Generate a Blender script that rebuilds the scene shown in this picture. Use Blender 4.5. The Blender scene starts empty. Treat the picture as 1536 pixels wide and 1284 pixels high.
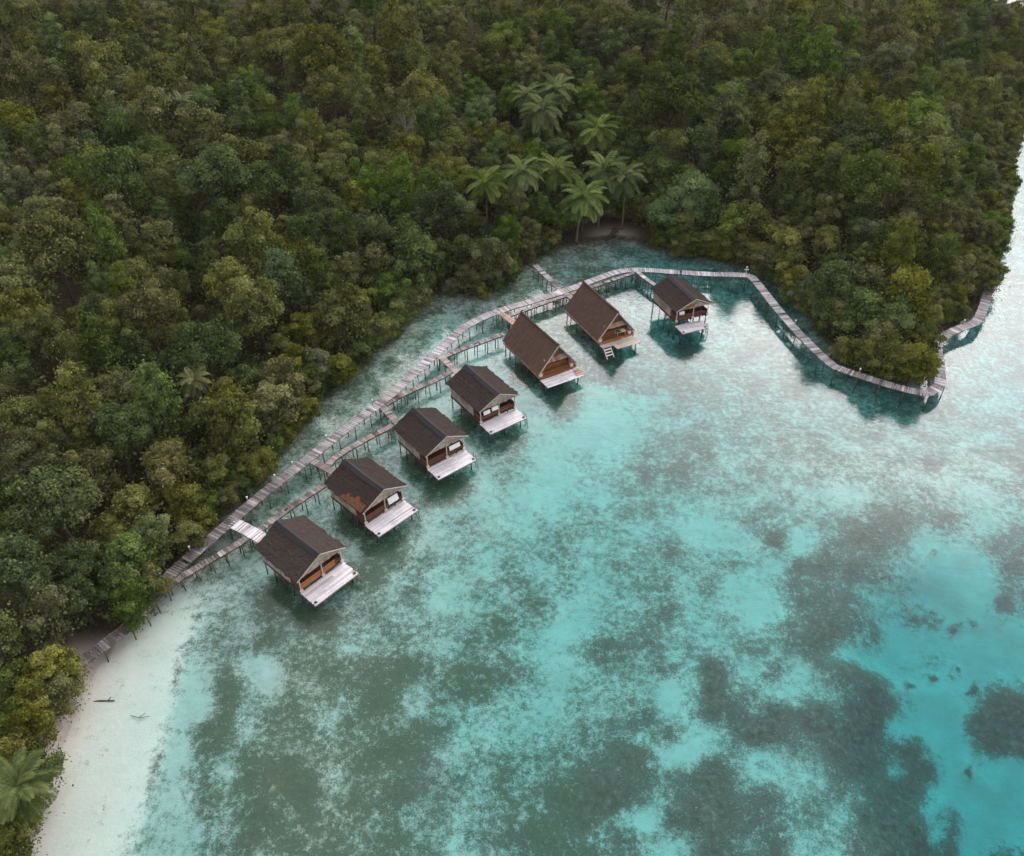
import bpy, math, random
import numpy as np
from mathutils import Vector, Matrix, Euler

random.seed(7)
rng = np.random.default_rng(7)
C = bpy.context.scene.collection
R = math.radians

# ------------------------------------------------------------------ camera numbers (drone, 66 m above the sea)
FW, FH, FOC = 1536.0, 1284.0, 1250.0
PITCH, CAMH = R(39.25), 66.0
FWD = np.array([0, math.cos(PITCH), -math.sin(PITCH)])
UPV = np.array([0, math.sin(PITCH), math.cos(PITCH)])
RTV = np.array([1.0, 0, 0])


def at(u, v, z=0.0):
    """Surveyed point: where the sight line through photo pixel (u, v) meets height z."""
    d = FWD * FOC + RTV * (u - FW / 2) - UPV * (v - FH / 2)
    t = (z - CAMH) / d[2]
    return np.array([0, 0, CAMH]) + d * t


def proj(P):
    q = np.asarray(P, float) - np.array([0, 0, CAMH])
    D = q @ FWD
    return FW / 2 + FOC * (q @ RTV) / D, FH / 2 - FOC * (q @ UPV) / D, D


# ------------------------------------------------------------------ object helpers
def tag(o, label=None, cat=None, group=None, kind=None):
    if label: o['label'] = label
    if cat: o['category'] = cat
    if group: o['group'] = group
    if kind: o['kind'] = kind
    return o


def empty(name, loc, rz=0.0):
    o = bpy.data.objects.new(name, None)
    C.objects.link(o)
    o.location = loc
    o.rotation_euler = (0, 0, rz)
    o.empty_display_size = 0.3
    return o


def link(name, me, parent=None, loc=None, rot=None, scale=None):
    o = bpy.data.objects.new(name, me)
    C.objects.link(o)
    if parent is not None: o.parent = parent
    if loc is not None: o.location = loc
    if rot is not None: o.rotation_euler = rot
    if scale is not None: o.scale = scale
    return o


def fast_mesh(name, V, F, mats, attr=None, fmat=None, smooth=False):
    """V n x 3 array, F m x k array (k = 3 or 4); attr {name: per-face floats}."""
    V = np.asarray(V, np.float32); F = np.asarray(F, np.int32)
    k = F.shape[1]
    me = bpy.data.meshes.new(name)
    me.vertices.add(len(V)); me.vertices.foreach_set('co', V.ravel())
    me.loops.add(F.size); me.loops.foreach_set('vertex_index', F.ravel())
    me.polygons.add(len(F)); me.polygons.foreach_set('loop_start', np.arange(0, F.size, k, dtype=np.int32))
    if fmat is not None: me.polygons.foreach_set('material_index', np.asarray(fmat, np.int32))
    me.update(calc_edges=True)
    for m in (mats if isinstance(mats, (list, tuple)) else [mats]): me.materials.append(m)
    for an, av in (attr or {}).items():
        a = me.attributes.new(an, 'FLOAT', 'FACE'); a.data.foreach_set('value', np.asarray(av, np.float32))
    me.polygons.foreach_set('use_smooth', np.full(len(F), bool(smooth)))
    return me


class MB:
    """Collects boxes, bars, tubes and prisms into ONE mesh, with a per-face tone."""
    def __init__(self): self.v, self.f, self.t = [], [], []

    def hexa(self, P, tone=0.5):
        b = len(self.v); self.v += [tuple(p) for p in P]
        for q in ((0, 3, 2, 1), (4, 5, 6, 7), (0, 1, 5, 4), (1, 2, 6, 5), (2, 3, 7, 6), (3, 0, 4, 7)):
            self.f.append(tuple(b + i for i in q)); self.t.append(tone)
        return self

    def box(self, x0, x1, y0, y1, z0, z1, tone=0.5):
        return self.hexa([(x0, y0, z0), (x1, y0, z0), (x1, y1, z0), (x0, y1, z0),
                          (x0, y0, z1), (x1, y0, z1), (x1, y1, z1), (x0, y1, z1)], tone)

    def slab(self, a, b, c, d, th, tone=0.5):
        """Sheet a b c d given thickness th along its normal (downwards)."""
        a, b, c, d = (Vector(p) for p in (a, b, c, d))
        n = (b - a).cross(d - a).normalized()
        if n.z < 0: n = -n
        lo = [p - n * th for p in (a, b, c, d)]
        return self.hexa(lo + [a, b, c, d], tone)

    def bar(self, p, q, w, h=None, tone=0.5, up=(0, 0, 1)):
        p, q = Vector(p), Vector(q); h = h or w
        d = (q - p).normalized(); u = Vector(up)
        if abs(d.dot(u)) > .98: u = Vector((1, 0, 0))
        s = d.cross(u).normalized() * (w / 2); u2 = s.cross(d).normalized() * (h / 2)
        return self.hexa([p - s - u2, p + s - u2, p + s + u2, p - s + u2,
                          q - s - u2, q + s - u2, q + s + u2, q - s + u2], tone)

    def tube(self, pts, radii, n=7, tone=0.5, cap=True):
        pts = [Vector(p) for p in pts]; b = len(self.v)
        for i, p in enumerate(pts):
            d = (pts[min(i + 1, len(pts) - 1)] - pts[max(i - 1, 0)]).normalized()
            u = Vector((0, 1, 0)) if abs(d.y) < .9 else Vector((1, 0, 0))
            s = d.cross(u).normalized(); w = s.cross(d)
            for k in range(n):
                a = 2 * math.pi * k / n
                self.v.append(tuple(p + (s * math.cos(a) + w * math.sin(a)) * radii[i]))
        for i in range(len(pts) - 1):
            for k in range(n):
                k2 = (k + 1) % n
                self.f.append((b + i * n + k, b + i * n + k2, b + (i + 1) * n + k2, b + (i + 1) * n + k)); self.t.append(tone)
        if cap:
            self.f.append(tuple(b + k for k in reversed(range(n)))); self.t.append(tone)
            self.f.append(tuple(b + (len(pts) - 1) * n + k for k in range(n))); self.t.append(tone)
        return self

    def poly(self, P, tone=0.5):
        b = len(self.v); self.v += [tuple(p) for p in P]
        self.f.append(tuple(range(b, b + len(P)))); self.t.append(tone); return self

    def prism(self, P, off, tone=0.5):
        """Closed plate: outline P (planar), thickness vector off."""
        off = Vector(off); n = len(P); b = len(self.v)
        self.v += [tuple(p) for p in P] + [tuple(Vector(p) + off) for p in P]
        self.f.append(tuple(reversed(range(b, b + n)))); self.f.append(tuple(range(b + n, b + 2 * n)))
        self.t += [tone, tone]
        for i in range(n):
            j = (i + 1) % n
            self.f.append((b + i, b + j, b + n + j, b + n + i)); self.t.append(tone)
        return self

    def mesh(self, name, mat, smooth=False):
        me = bpy.data.meshes.new(name); me.from_pydata(self.v, [], self.f); me.update()
        me.materials.append(mat)
        a = me.attributes.new('tone', 'FLOAT', 'FACE'); a.data.foreach_set('value', np.asarray(self.t, np.float32))
        if smooth: me.polygons.foreach_set('use_smooth', np.ones(len(self.f), bool))
        return me

    def build(self, name, mat, parent=None, **k):
        return link(name, self.mesh(name, mat), parent, **k)


# ------------------------------------------------------------------ material helpers
class NT:
    def __init__(self, name):
        self.m = bpy.data.materials.new(name); self.m.use_nodes = True
        self.t = self.m.node_tree; self.n = self.t.nodes; self.n.clear()
        self.out = self.n.new('ShaderNodeOutputMaterial')

    def add(self, typ, **kw):
        o = self.n.new(typ)
        for k, v in kw.items():
            if k.startswith('i_'):
                key = k[2:]
                o.inputs[int(key) if key.isdigit() else key.replace('_', ' ')].default_value = v
            else: setattr(o, k, v)
        return o

    def l(self, a, b): self.t.links.new(a, b)

    def math(self, op, a, b=None, c=None, clamp=False):
        o = self.add('ShaderNodeMath', operation=op, use_clamp=clamp)
        for i, x in enumerate((a, b, c)):
            if x is None: continue
            if isinstance(x, (int, float)): o.inputs[i].default_value = x
            else: self.l(x, o.inputs[i])
        return o.outputs[0]

    def mix(self, fac, a, b, blend='MIX'):
        o = self.add('ShaderNodeMix', data_type='RGBA', blend_type=blend)
        for i, x in ((0, fac), (6, a), (7, b)):
            if isinstance(x, (int, float)): o.inputs[i].default_value = x
            elif isinstance(x, tuple): o.inputs[i].default_value = (*x, 1) if len(x) == 3 else x
            else: self.l(x, o.inputs[i])
        return o.outputs[2]

    def noise(self, scale, detail=4, rough=.55, vec=None, dist=0.0):
        o = self.add('ShaderNodeTexNoise'); o.inputs['Scale'].default_value = scale
        o.inputs['Detail'].default_value = detail; o.inputs['Roughness'].default_value = rough
        o.inputs['Distortion'].default_value = dist
        if vec is not None: self.l(vec, o.inputs['Vector'])
        return o.outputs['Fac']

    def ramp(self, fac, stops):
        o = self.add('ShaderNodeValToRGB'); e = o.color_ramp.elements
        while len(e) < len(stops): e.new(.5)
        for i, (p, c) in enumerate(stops):
            e[i].position = p; e[i].color = (*c, 1) if len(c) == 3 else c
        self.l(fac, o.inputs[0]); return o.outputs[0]

    def step(self, x, lo, hi):
        o = self.add('ShaderNodeMapRange', interpolation_type='SMOOTHSTEP', clamp=True)
        for i, s in ((0, x), (1, lo), (2, hi)):
            if isinstance(s, (int, float)): o.inputs[i].default_value = s
            else: self.l(s, o.inputs[i])
        return o.outputs[0]

    def attr(self, name): return self.add('ShaderNodeAttribute', attribute_name=name).outputs['Fac']
    def pos(self): return self.add('ShaderNodeNewGeometry').outputs['Position']
    def objco(self): return self.add('ShaderNodeTexCoord').outputs['Object']

    def stretch(self, vec, s):
        o = self.add('ShaderNodeMapping'); self.l(vec, o.inputs[0]); o.inputs['Scale'].default_value = s
        return o.outputs[0]

    def surf(self, col, rough=.8, spec=.3, bump=None, bstr=.3, bdist=.03):
        p = self.add('ShaderNodeBsdfPrincipled')
        if isinstance(col, tuple): p.inputs['Base Color'].default_value = (*col, 1)
        else: self.l(col, p.inputs['Base Color'])
        p.inputs['Roughness'].default_value = rough
        p.inputs['Specular IOR Level'].default_value = spec
        if bump is not None:
            b = self.add('ShaderNodeBump'); b.inputs['Strength'].default_value = bstr
            b.inputs['Distance'].default_value = bdist
            self.l(bump, b.inputs['Height']); self.l(b.outputs[0], p.inputs['Normal'])
        self.l(p.outputs[0], self.out.inputs['Surface'])
        return self.m


def mat_wood(name, dark, light, rough=.85, grain=(1, 1, 1), spec=.2):
    """Weathered timber: per-plank tone attribute + grain and blotches."""
    m = NT(name); oc = m.objco()
    t = m.attr('tone')
    g = m.noise(6, 6, .7, m.stretch(oc, grain)); b = m.noise(.9, 4, .6, oc)
    f = m.math('ADD', t, m.math('ADD', m.math('MULTIPLY', m.math('SUBTRACT', g, .5), .9), m.math('MULTIPLY', m.math('SUBTRACT', b, .5), .8)), clamp=True)
    return m.surf(m.mix(f, dark, light), rough, spec, g, .5, .02)


M = {}
M['grey_planks'] = mat_wood('weathered_grey_planks', (.10, .085, .085), (.62, .58, .595), grain=(1, 5, 1))
M['brown_planks'] = mat_wood('weathered_brown_planks', (.06, .045, .04), (.40, .34, .33), grain=(1, 5, 1))
M['deck_white'] = mat_wood('bleached_deck', (.30, .27, .275), (.86, .82, .85), grain=(5, 1, 1))
M['post'] = mat_wood('wet_post_wood', (.045, .042, .034), (.14, .12, .095), grain=(1, 1, .2))
M['pale_post'] = mat_wood('pale_post_wood', (.25, .20, .16), (.60, .52, .44), grain=(1, 1, .2))
M['red_wood'] = mat_wood('reddish_brown_boards', (.045, .018, .012), (.18, .075, .048), grain=(.3, 1, 4))
M['orange_wood'] = mat_wood('fresh_orange_boards', (.11, .04, .012), (.42, .19, .07), grain=(.3, 1, 4))
M['pink_wood'] = mat_wood('pinkish_new_boards', (.22, .12, .085), (.55, .37, .29), grain=(.3, 1, 4))
M['white_trim'] = mat_wood('white_trim_wood', (.42, .38, .34), (.75, .70, .64))


def mat_woven():
    m = NT('woven_palm_panel'); oc = m.objco()
    w = m.add('ShaderNodeTexWave', wave_type='BANDS', bands_direction='DIAGONAL'); w.inputs['Scale'].default_value = 3.2
    w.inputs['Distortion'].default_value = 3; m.l(oc, w.inputs['Vector'])
    b = m.noise(1.3, 5, .65, oc); f = m.noise(14, 3, .6, oc)
    col = m.mix(m.step(b, .35, .66), (.23, .18, .14), (.47, .41, .36))
    col = m.mix(m.math('MULTIPLY', w.outputs['Fac'], .35), col, (.17, .13, .10))
    col = m.mix(m.step(m.noise(.6, 3, .6, oc), .56, .70), col, (.33, .22, .14))
    return m.surf(col, .9, .1, f, .6, .03)


def mat_thatch(name, dark, mid, patch, pfac=(.62, .72)):
    m = NT(name); oc = m.pos()
    fine = m.noise(9, 8, .75, m.stretch(oc, (1, 1.0, 1))); lay = m.noise(1.1, 5, .6, oc)
    st = m.noise(3.0, 4, .6, m.stretch(oc, (.35, 3.2, .35)))
    f = m.math('ADD', m.math('MULTIPLY', fine, .65), m.math('MULTIPLY', st, .35))
    col = m.mix(m.step(f, .36, .66), dark, mid)
    col = m.mix(m.math('MULTIPLY', m.step(lay, *pfac), .6), col, patch)
    rv = m.add('ShaderNodeObjectInfo').outputs['Random']
    hs = m.add('ShaderNodeHueSaturation'); m.l(col, hs.inputs['Color']); m.l(m.math('ADD', .78, m.math('MULTIPLY', rv, .5)), hs.inputs['Value'])
    wv = m.add('ShaderNodeTexWave', wave_type='BANDS', bands_direction='Z'); wv.inputs['Scale'].default_value = 1.5; wv.inputs['Distortion'].default_value = 2.5
    wv.inputs['Detail'].default_value = 3; wv.inputs['Detail Scale'].default_value = 2.0; m.l(oc, wv.inputs['Vector'])
    col = m.mix(m.math('MULTIPLY', wv.outputs['Fac'], .16), hs.outputs[0], dark)
    return m.surf(col, .95, .08, m.math('ADD', f, m.math('MULTIPLY', wv.outputs['Fac'], .2)), 1.0, .08)


M['woven'] = mat_woven()
M['palm_roof'] = mat_thatch('dark_palm_thatch', (.018, .014, .013), (.062, .047, .041), (.078, .048, .036))
M['alang_roof'] = mat_thatch('brown_grass_thatch', (.044, .027, .021), (.125, .080, .062), (.14, .08, .055))
M['old_thatch'] = mat_thatch('rusty_thatch_patch', (.085, .036, .018), (.21, .095, .05), (.14, .075, .04))
M['gable_thatch'] = mat_thatch('straw_gable', (.10, .055, .022), (.30, .18, .085), (.2, .11, .05))


def flat(name, col, rough=.7, spec=.3, var=.25, sc=3.0):
    m = NT(name); n = m.noise(sc, 5, .6, m.objco())
    c2 = tuple(x * (1 - var) for x in col)
    return m.surf(m.mix(n, c2, col), rough, spec, n, .3, .02)


M['ridge'] = flat('dark_ridge_sheet', (.030, .029, .032), .7, .2, .5)
M['door'] = flat('dark_door_board', (.035, .022, .016), .8, .2, .4)
M['cloth'] = flat('white_cloth', (.78, .77, .76), .9, .1, .1)
M['lamp_white'] = flat('white_lamp_cap', (.78, .77, .74), .4, .4, .05)
M['drift'] = flat('grey_driftwood', (.17, .15, .13), .9, .1, .4)
M['drift_dark'] = flat('dark_driftwood', (.06, .045, .035), .9, .1, .4)
M['bark'] = flat('grey_bark', (.13, .105, .08), .9, .1, .5, 2)
M['palm_bark'] = flat('palm_bark', (.16, .13, .10), .9, .1, .4, 4)
M['pale_bark'] = flat('bare_pale_branches', (.20, .185, .17), .9, .1, .3, 4)


def mat_leaf(name, a, b, c, warm=.0, rough=.55):
    """Leaf tones: a = dark, b = usual, c = young or sunburnt leaf; each leaf and each tree varies."""
    m = NT(name)
    t = m.attr('tone'); cl = m.attr('clump')
    rnd = m.add('ShaderNodeObjectInfo').outputs['Random']
    f = m.math('ADD', m.math('MULTIPLY', t, .46), m.math('MULTIPLY', cl, .56))
    col = m.ramp(f, [(0.12, a), (.5, b), (.92, c)])
    hsv = m.add('ShaderNodeHueSaturation')
    m.l(m.math('ADD', .494, m.math('MULTIPLY', rnd, .018)), hsv.inputs['Hue'])
    r2 = m.math('FRACT', m.math('MULTIPLY', rnd, 7.31))
    m.l(m.math('ADD', .80, m.math('MULTIPLY', r2, .45)), hsv.inputs['Value'])
    r3 = m.math('FRACT', m.math('MULTIPLY', rnd, 13.7))
    m.l(m.math('ADD', .78, m.math('MULTIPLY', r3, .34)), hsv.inputs['Saturation'])
    m.l(col, hsv.inputs['Color'])
    p = m.add('ShaderNodeBsdfDiffuse'); m.l(hsv.outputs[0], p.inputs['Color'])
    tr = m.add('ShaderNodeBsdfTranslucent'); m.l(hsv.outputs[0], tr.inputs['Color'])
    mx = m.add('ShaderNodeMixShader'); mx.inputs[0].default_value = .22
    m.l(p.outputs[0], mx.inputs[1]); m.l(tr.outputs[0], mx.inputs[2]); m.l(mx.outputs[0], m.out.inputs['Surface'])
    return m.m


LEAF = {
    'olive': mat_leaf('olive_leaves', (0.048, 0.057, 0.012), (0.120, 0.130, 0.030), (0.226, 0.235, 0.064)),
    'deep green': mat_leaf('deep_green_leaves', (0.028, 0.042, 0.012), (0.070, 0.095, 0.025), (0.142, 0.174, 0.048)),
    'fresh green': mat_leaf('fresh_green_leaves', (0.041, 0.066, 0.012), (0.104, 0.154, 0.032), (0.178, 0.239, 0.057)),
    'tawny': mat_leaf('tawny_leaves', (0.054, 0.056, 0.016), (0.129, 0.131, 0.036), (0.234, 0.230, 0.074)),
    'grey green': mat_leaf('grey_green_leaves', (0.049, 0.058, 0.020), (0.118, 0.129, 0.046), (0.212, 0.226, 0.084)),
    'yellow green': mat_leaf('yellow_green_leaves', (0.045, 0.057, 0.011), (0.124, 0.150, 0.032), (0.211, 0.240, 0.059)),
}
M['palm_leaf'] = mat_leaf('palm_fronds', (.038, .058, .014), (.108, .146, .042), (.205, .238, .085), rough=.45)
M['palm_yellow'] = mat_leaf('yellowed_palm_fronds', (.07, .08, .025), (.15, .16, .055), (.25, .24, .09), rough=.45)
M['bright_leaf'] = mat_leaf('bright_green_leaves', (.040, .070, .020), (.082, .130, .038), (.130, .185, .060))

# ------------------------------------------------------------------ coast and terrain
coast_px = [(30, 1330), (45, 1284), (75, 1200), (95, 1130), (122, 1060), (152, 1000), (190, 945), (225, 897), (252, 862), (288, 815),
            (322, 770), (362, 725), (402, 680), (437, 635), (470, 600), (505, 570), (540, 535), (575, 508), (608, 470), (640, 440),
            (672, 432), (705, 440), (738, 432), (768, 408), (795, 386), (835, 370), (880, 360), (920, 354), (960, 360), (1000, 372),
            (1040, 380), (1090, 388), (1140, 398), (1172, 418), (1207, 445), (1228, 480), (1244, 512), (1262, 532), (1295, 548),
            (1335, 560), (1385, 568), (1396, 556), (1392, 528), (1402, 503), (1432, 482), (1460, 466), (1476, 440), (1484, 405),
            (1488, 370), (1490, 330), (1494, 280), (1504, 235), (1518, 190), (1540, 130)]
coast = [at(u, v)[:2] for u, v in coast_px]
far = [(190, 238), (182, 262), (160, 300), (110, 345), (40, 370), (-120, 400), (-420, 420), (-420, -80), (-60, -60), (-46, 5)]
land = np.array([*coast, *[np.array(p, float) for p in far]])


def seg_dist(P, poly):
    best = np.full(len(P), 1e9)
    for i in range(len(poly)):
        a, b = poly[i], poly[(i + 1) % len(poly)]
        d = b - a; L = max(d @ d, 1e-9)
        t = np.clip(((P - a) @ d) / L, 0, 1)
        best = np.minimum(best, np.hypot(*(P - a - t[:, None] * d).T))
    return best


def inside(P, poly):
    r = np.zeros(len(P), bool); x, y = P.T
    for i in range(len(poly)):
        (x0, y0), (x1, y1) = poly[i], poly[(i + 1) % len(poly)]
        c = (y0 > y) != (y1 > y)
        with np.errstate(divide='ignore', invalid='ignore'):
            xi = (x1 - x0) * (y - y0) / (y1 - y0) + x0
        r ^= c & (x < xi)
    return r


def vnoise(P, s, seed=0):
    """Smooth value noise on n x 2 points, cell size s."""
    g = np.random.default_rng(100 + seed).random((256, 256))
    q = P / s; i = np.floor(q).astype(int); f = q - i; f = f * f * (3 - 2 * f)
    i0, i1 = i % 256, (i + 1) % 256
    a = g[i0[:, 0], i0[:, 1]] * (1 - f[:, 0]) + g[i1[:, 0], i0[:, 1]] * f[:, 0]
    b = g[i0[:, 0], i1[:, 1]] * (1 - f[:, 0]) + g[i1[:, 0], i1[:, 1]] * f[:, 0]
    return a * (1 - f[:, 1]) + b * f[:, 1]


def sstep(x, a, b):
    t = np.clip((x - a) / (b - a), 0, 1); return t * t * (3 - 2 * t)


# survey of the reef: how much of the seabed is coral or weed (0-9), one figure per 32 px of the photo, rows from v = 416
REEF = """
444444444444444444444444444444444444444444444444
444444444444444444443344444444443344444444444444
444444444444444444443344444433332233333333333333
444444444444444444443333332222222222333333333333
444444444444444444443333332111122222333333333333
444444444444444444443323121122221122222344443233
444444444444444444443322111013442223323223334444
444444444444444444443324231002455522221221134445
444444444444444444443324412324555533411212255455
444444444444444444443324311345555544432234454235
444444444444444444442222112324444444433334444334
444444444444444444443444233444433246444456656434
444444444444444444443433345444553323714677612366
444444444002335544544534445344465453267676440006
444444440134444777453344554344553522576545320015
444444440134664555543334653234474331366663365013
444444401353754545444456432234554352567766000100
444444400455644544553455334476535346467310034111
444444401462256666676666533345563843625777300234
444444400285264566656655433454414956333478630058
444444411273564557645343434544623874868688100088
444444003773656466676334344655463159778896881058
444444012765664566764365644567631653356788376210
444444013637676566655556555777666863423667773000
444444012557777566765566557888667877645568962500
444441023656757666655355567863278877444368983702
444441133556666666654355666666424865734367886705
444441133556666666654355666666424865734367886705
""".split()
REEF = np.array([[int(c) for c in (r + r[-1] * 48)[:48]] for r in REEF], float) / 9.0


def sample_reef(u, v):
    x = np.clip((u - 16) / 32.0, 0, 46.999); y = np.clip((v - 416) / 32.0, 0, len(REEF) - 1.001)
    i = x.astype(int); j = y.astype(int); fx, fy = x - i, y - j
    return (REEF[j, i] * (1 - fx) + REEF[j, i + 1] * fx) * (1 - fy) + (REEF[j + 1, i] * (1 - fx) + REEF[j + 1, i + 1] * fx) * fy


def blob(u, v, cu, cv, ru, rv):
    return np.exp(-(((u - cu) / ru) ** 2 + ((v - cv) / rv) ** 2))


def hill_height(P):
    """Height of dry land above the sea, from the distance inland."""
    s = seg_dist(P, land)
    n = vnoise(P, 23, 1) - .5; n2 = vnoise(P, 9, 2) - .5
    # gentle flats behind the bay, steeper slope on the left
    left = sstep(-P[:, 0], -35, 40)
    slope = .25 + .06 * left
    h = .25 * sstep(s, 0, 2) + .5 * sstep(s, 1.5, 7) + np.maximum(0, s - 6) * slope
    h = 38 * (1 - np.exp(-h / 38)) + (3.0 * n + 1.2 * n2) * sstep(s, 6, 30)
    return h, s


def sea_depth(P):
    s = seg_dist(P, land)
    u, v, D = proj(np.column_stack([P, np.zeros(len(P))]))
    ok = D > 5
    u = np.where(ok, u, 0); v = np.where(ok, v, 2000)
    beach = sstep(v, 800, 960) * sstep(-u, -430, -250)          # long shallow flat by the beach
    d_norm = .85 * (1 - np.exp(-s / 4.0)) + .75 * sstep(s, 18, 42)
    lin_ = np.interp(v, [840, 880, 930, 980, 1040, 1100, 1160, 1230, 1290], [338, 312, 292, 270, 256, 243, 228, 205, 190])
    d_beach = .10 * sstep(s, 0, 2.5) + .036 * s + .34 * sstep(u - lin_, -5, 16) + 1.5 * sstep(s, 14, 30)
    d = d_norm * (1 - beach) + d_beach * beach
    warp = (vnoise(P, 6, 5) - .5) * 30
    du, dv = u + warp, v - warp
    pool = np.maximum.reduce([blob(du, dv, 1410, 930, 130, 120), blob(du, dv, 1400, 1090, 130, 150), blob(du, dv, 1520, 1010, 130, 210), blob(du, dv, 1490, 1230, 130, 170), blob(du, dv, 1620, 1150, 160, 300)])
    d = d + 2.5 * sstep(pool, .08, .95) + .7 * sstep(v, 980, 1300) * sstep(u, 1250, 1450)
    d = d + .9 * sstep(u, 1420, 1560) * sstep(v, 820, 480)
    reef = sample_reef(u, v)
    reef = np.where((v < 400) | ~ok, .42, reef)
    # scattered heads of coral in the deep sandy pool and the line of stones off the beach
    for (cu, cv, r) in [(1418, 985, 15), (1446, 978, 10), (1462, 970, 9), (1478, 1000, 13), (1376, 994, 8), (1386, 1012, 5), (1312, 1024, 13), (1290, 1038, 10),
                        (1448, 908, 12), (1466, 899, 7), (1480, 905, 7), (1355, 1143, 24), (1385, 1148, 14), (1470, 1122, 9), (1474, 1130, 7), (1392, 1178, 5),
                        (1364, 1205, 14), (1380, 1195, 10), (1395, 1225, 14), (1445, 1230, 9), (1500, 1238, 7), (1523, 1246, 8), (1524, 880, 18), (1410, 812, 8)]:
        wob = (vnoise(P, 1.1, 21) - .5) * 15 + (vnoise(P, .6, 22) - .5) * 8; wv_ = (vnoise(P, 1.2, 23) - .5) * 13
        reef = np.maximum(reef, .80 * np.exp(-(((u + wob - cu) / r) ** 2 + ((v + wv_ - cv) / (r * .75)) ** 2) ** 1.4))
    w3 = (vnoise(P, 11, 15) - .5) * 150 + (vnoise(P, 3.5, 16) - .5) * 60
    gu, gv = u + w3, v - w3 * .5
    weed_and_hut_shade = np.maximum(sstep(-gv, -850, -640) * sstep(gu, 850, 1030) * .50, sstep(-gv, -610, -560) * sstep(gu, 690, 780) * .56)
    weed_and_hut_shade = weed_and_hut_shade * (1 - np.exp(-(((u - 848) / 60) ** 2 + ((v - 634) / 40) ** 2)))
    # weed, with each hut's shade and dark reflection painted into its density
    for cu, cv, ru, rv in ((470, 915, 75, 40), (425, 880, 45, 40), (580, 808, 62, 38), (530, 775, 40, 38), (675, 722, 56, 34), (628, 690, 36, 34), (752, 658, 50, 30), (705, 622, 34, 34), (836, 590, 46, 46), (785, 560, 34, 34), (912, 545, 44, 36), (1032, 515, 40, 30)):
        weed_and_hut_shade = np.maximum(weed_and_hut_shade, 0.76 * np.exp(-(((u + w3 * .15 - cu) / ru) ** 2 + ((v - w3 * .15 - cv) / rv) ** 2) ** 1.5))
    reef = np.maximum(reef, weed_and_hut_shade); d = d + .7 * sstep(-v, -700, -600) * sstep(u, 880, 1000)
    line = np.interp(v, [840, 880, 930, 980, 1040, 1100, 1160, 1230, 1290], [338, 312, 292, 270, 256, 243, 228, 205, 190])
    w = np.interp(v, [840, 900, 1000, 1100, 1250], [42, 30, 18, 18, 34])
    on = sstep(v, 835, 865)
    reef = np.where((u < line - 2) & (v > 850), np.minimum(reef, .13), reef)
    reef = np.maximum(reef, .38 * on * np.exp(-((u - line - w * .2) / w) ** 2))
    nb = (1 - sstep(s, 3, 9)) * (1 - beach)
    reef = np.maximum(reef, .52 * on * np.exp(-((u - line) / 5.0) ** 2))
    reef = reef * (1 - nb) + .52 * nb
    d = d - np.minimum(.55 * reef * d, .42 * reef) * (1 - beach)
    return d, s, reef, beach


def axis(lo, hi, step, out):
    core = np.arange(lo, hi + 1e-6, step)
    ext = []
    x, st = 0.0, step
    while x < out:
        st *= 1.28; x += st; ext.append(x)
    ext = np.array(ext)
    return np.concatenate([lo - ext[::-1], core, hi + ext])


gx, gy = axis(-72, 118, .5, 1500), axis(18, 190, .5, 1500)
X, Y = np.meshgrid(gx, gy)
P2 = np.column_stack([X.ravel(), Y.ravel()])
is_land = inside(P2, land)
h, s_in = hill_height(P2)
dep, s_off, reef, beachf = sea_depth(P2)
farout = sstep(np.hypot(P2[:, 0], P2[:, 1] - 100), 180, 420)
dep = dep * (1 - farout) + 14 * farout
Z = np.where(is_land, h, -np.minimum(dep, s_off * .35 + dep * sstep(s_off, 0, 9)))
Z = Z + np.where(is_land, 0, (vnoise(P2, 2.2, 7) - .5) * .22 * sstep(s_off, 1, 5) * (1 - .8 * beachf))
nx, ny = len(gx), len(gy)
idx = np.arange(nx * ny).reshape(ny, nx)
Fq = np.column_stack([idx[:-1, :-1].ravel(), idx[:-1, 1:].ravel(), idx[1:, 1:].ravel(), idx[1:, :-1].ravel()])


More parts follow.
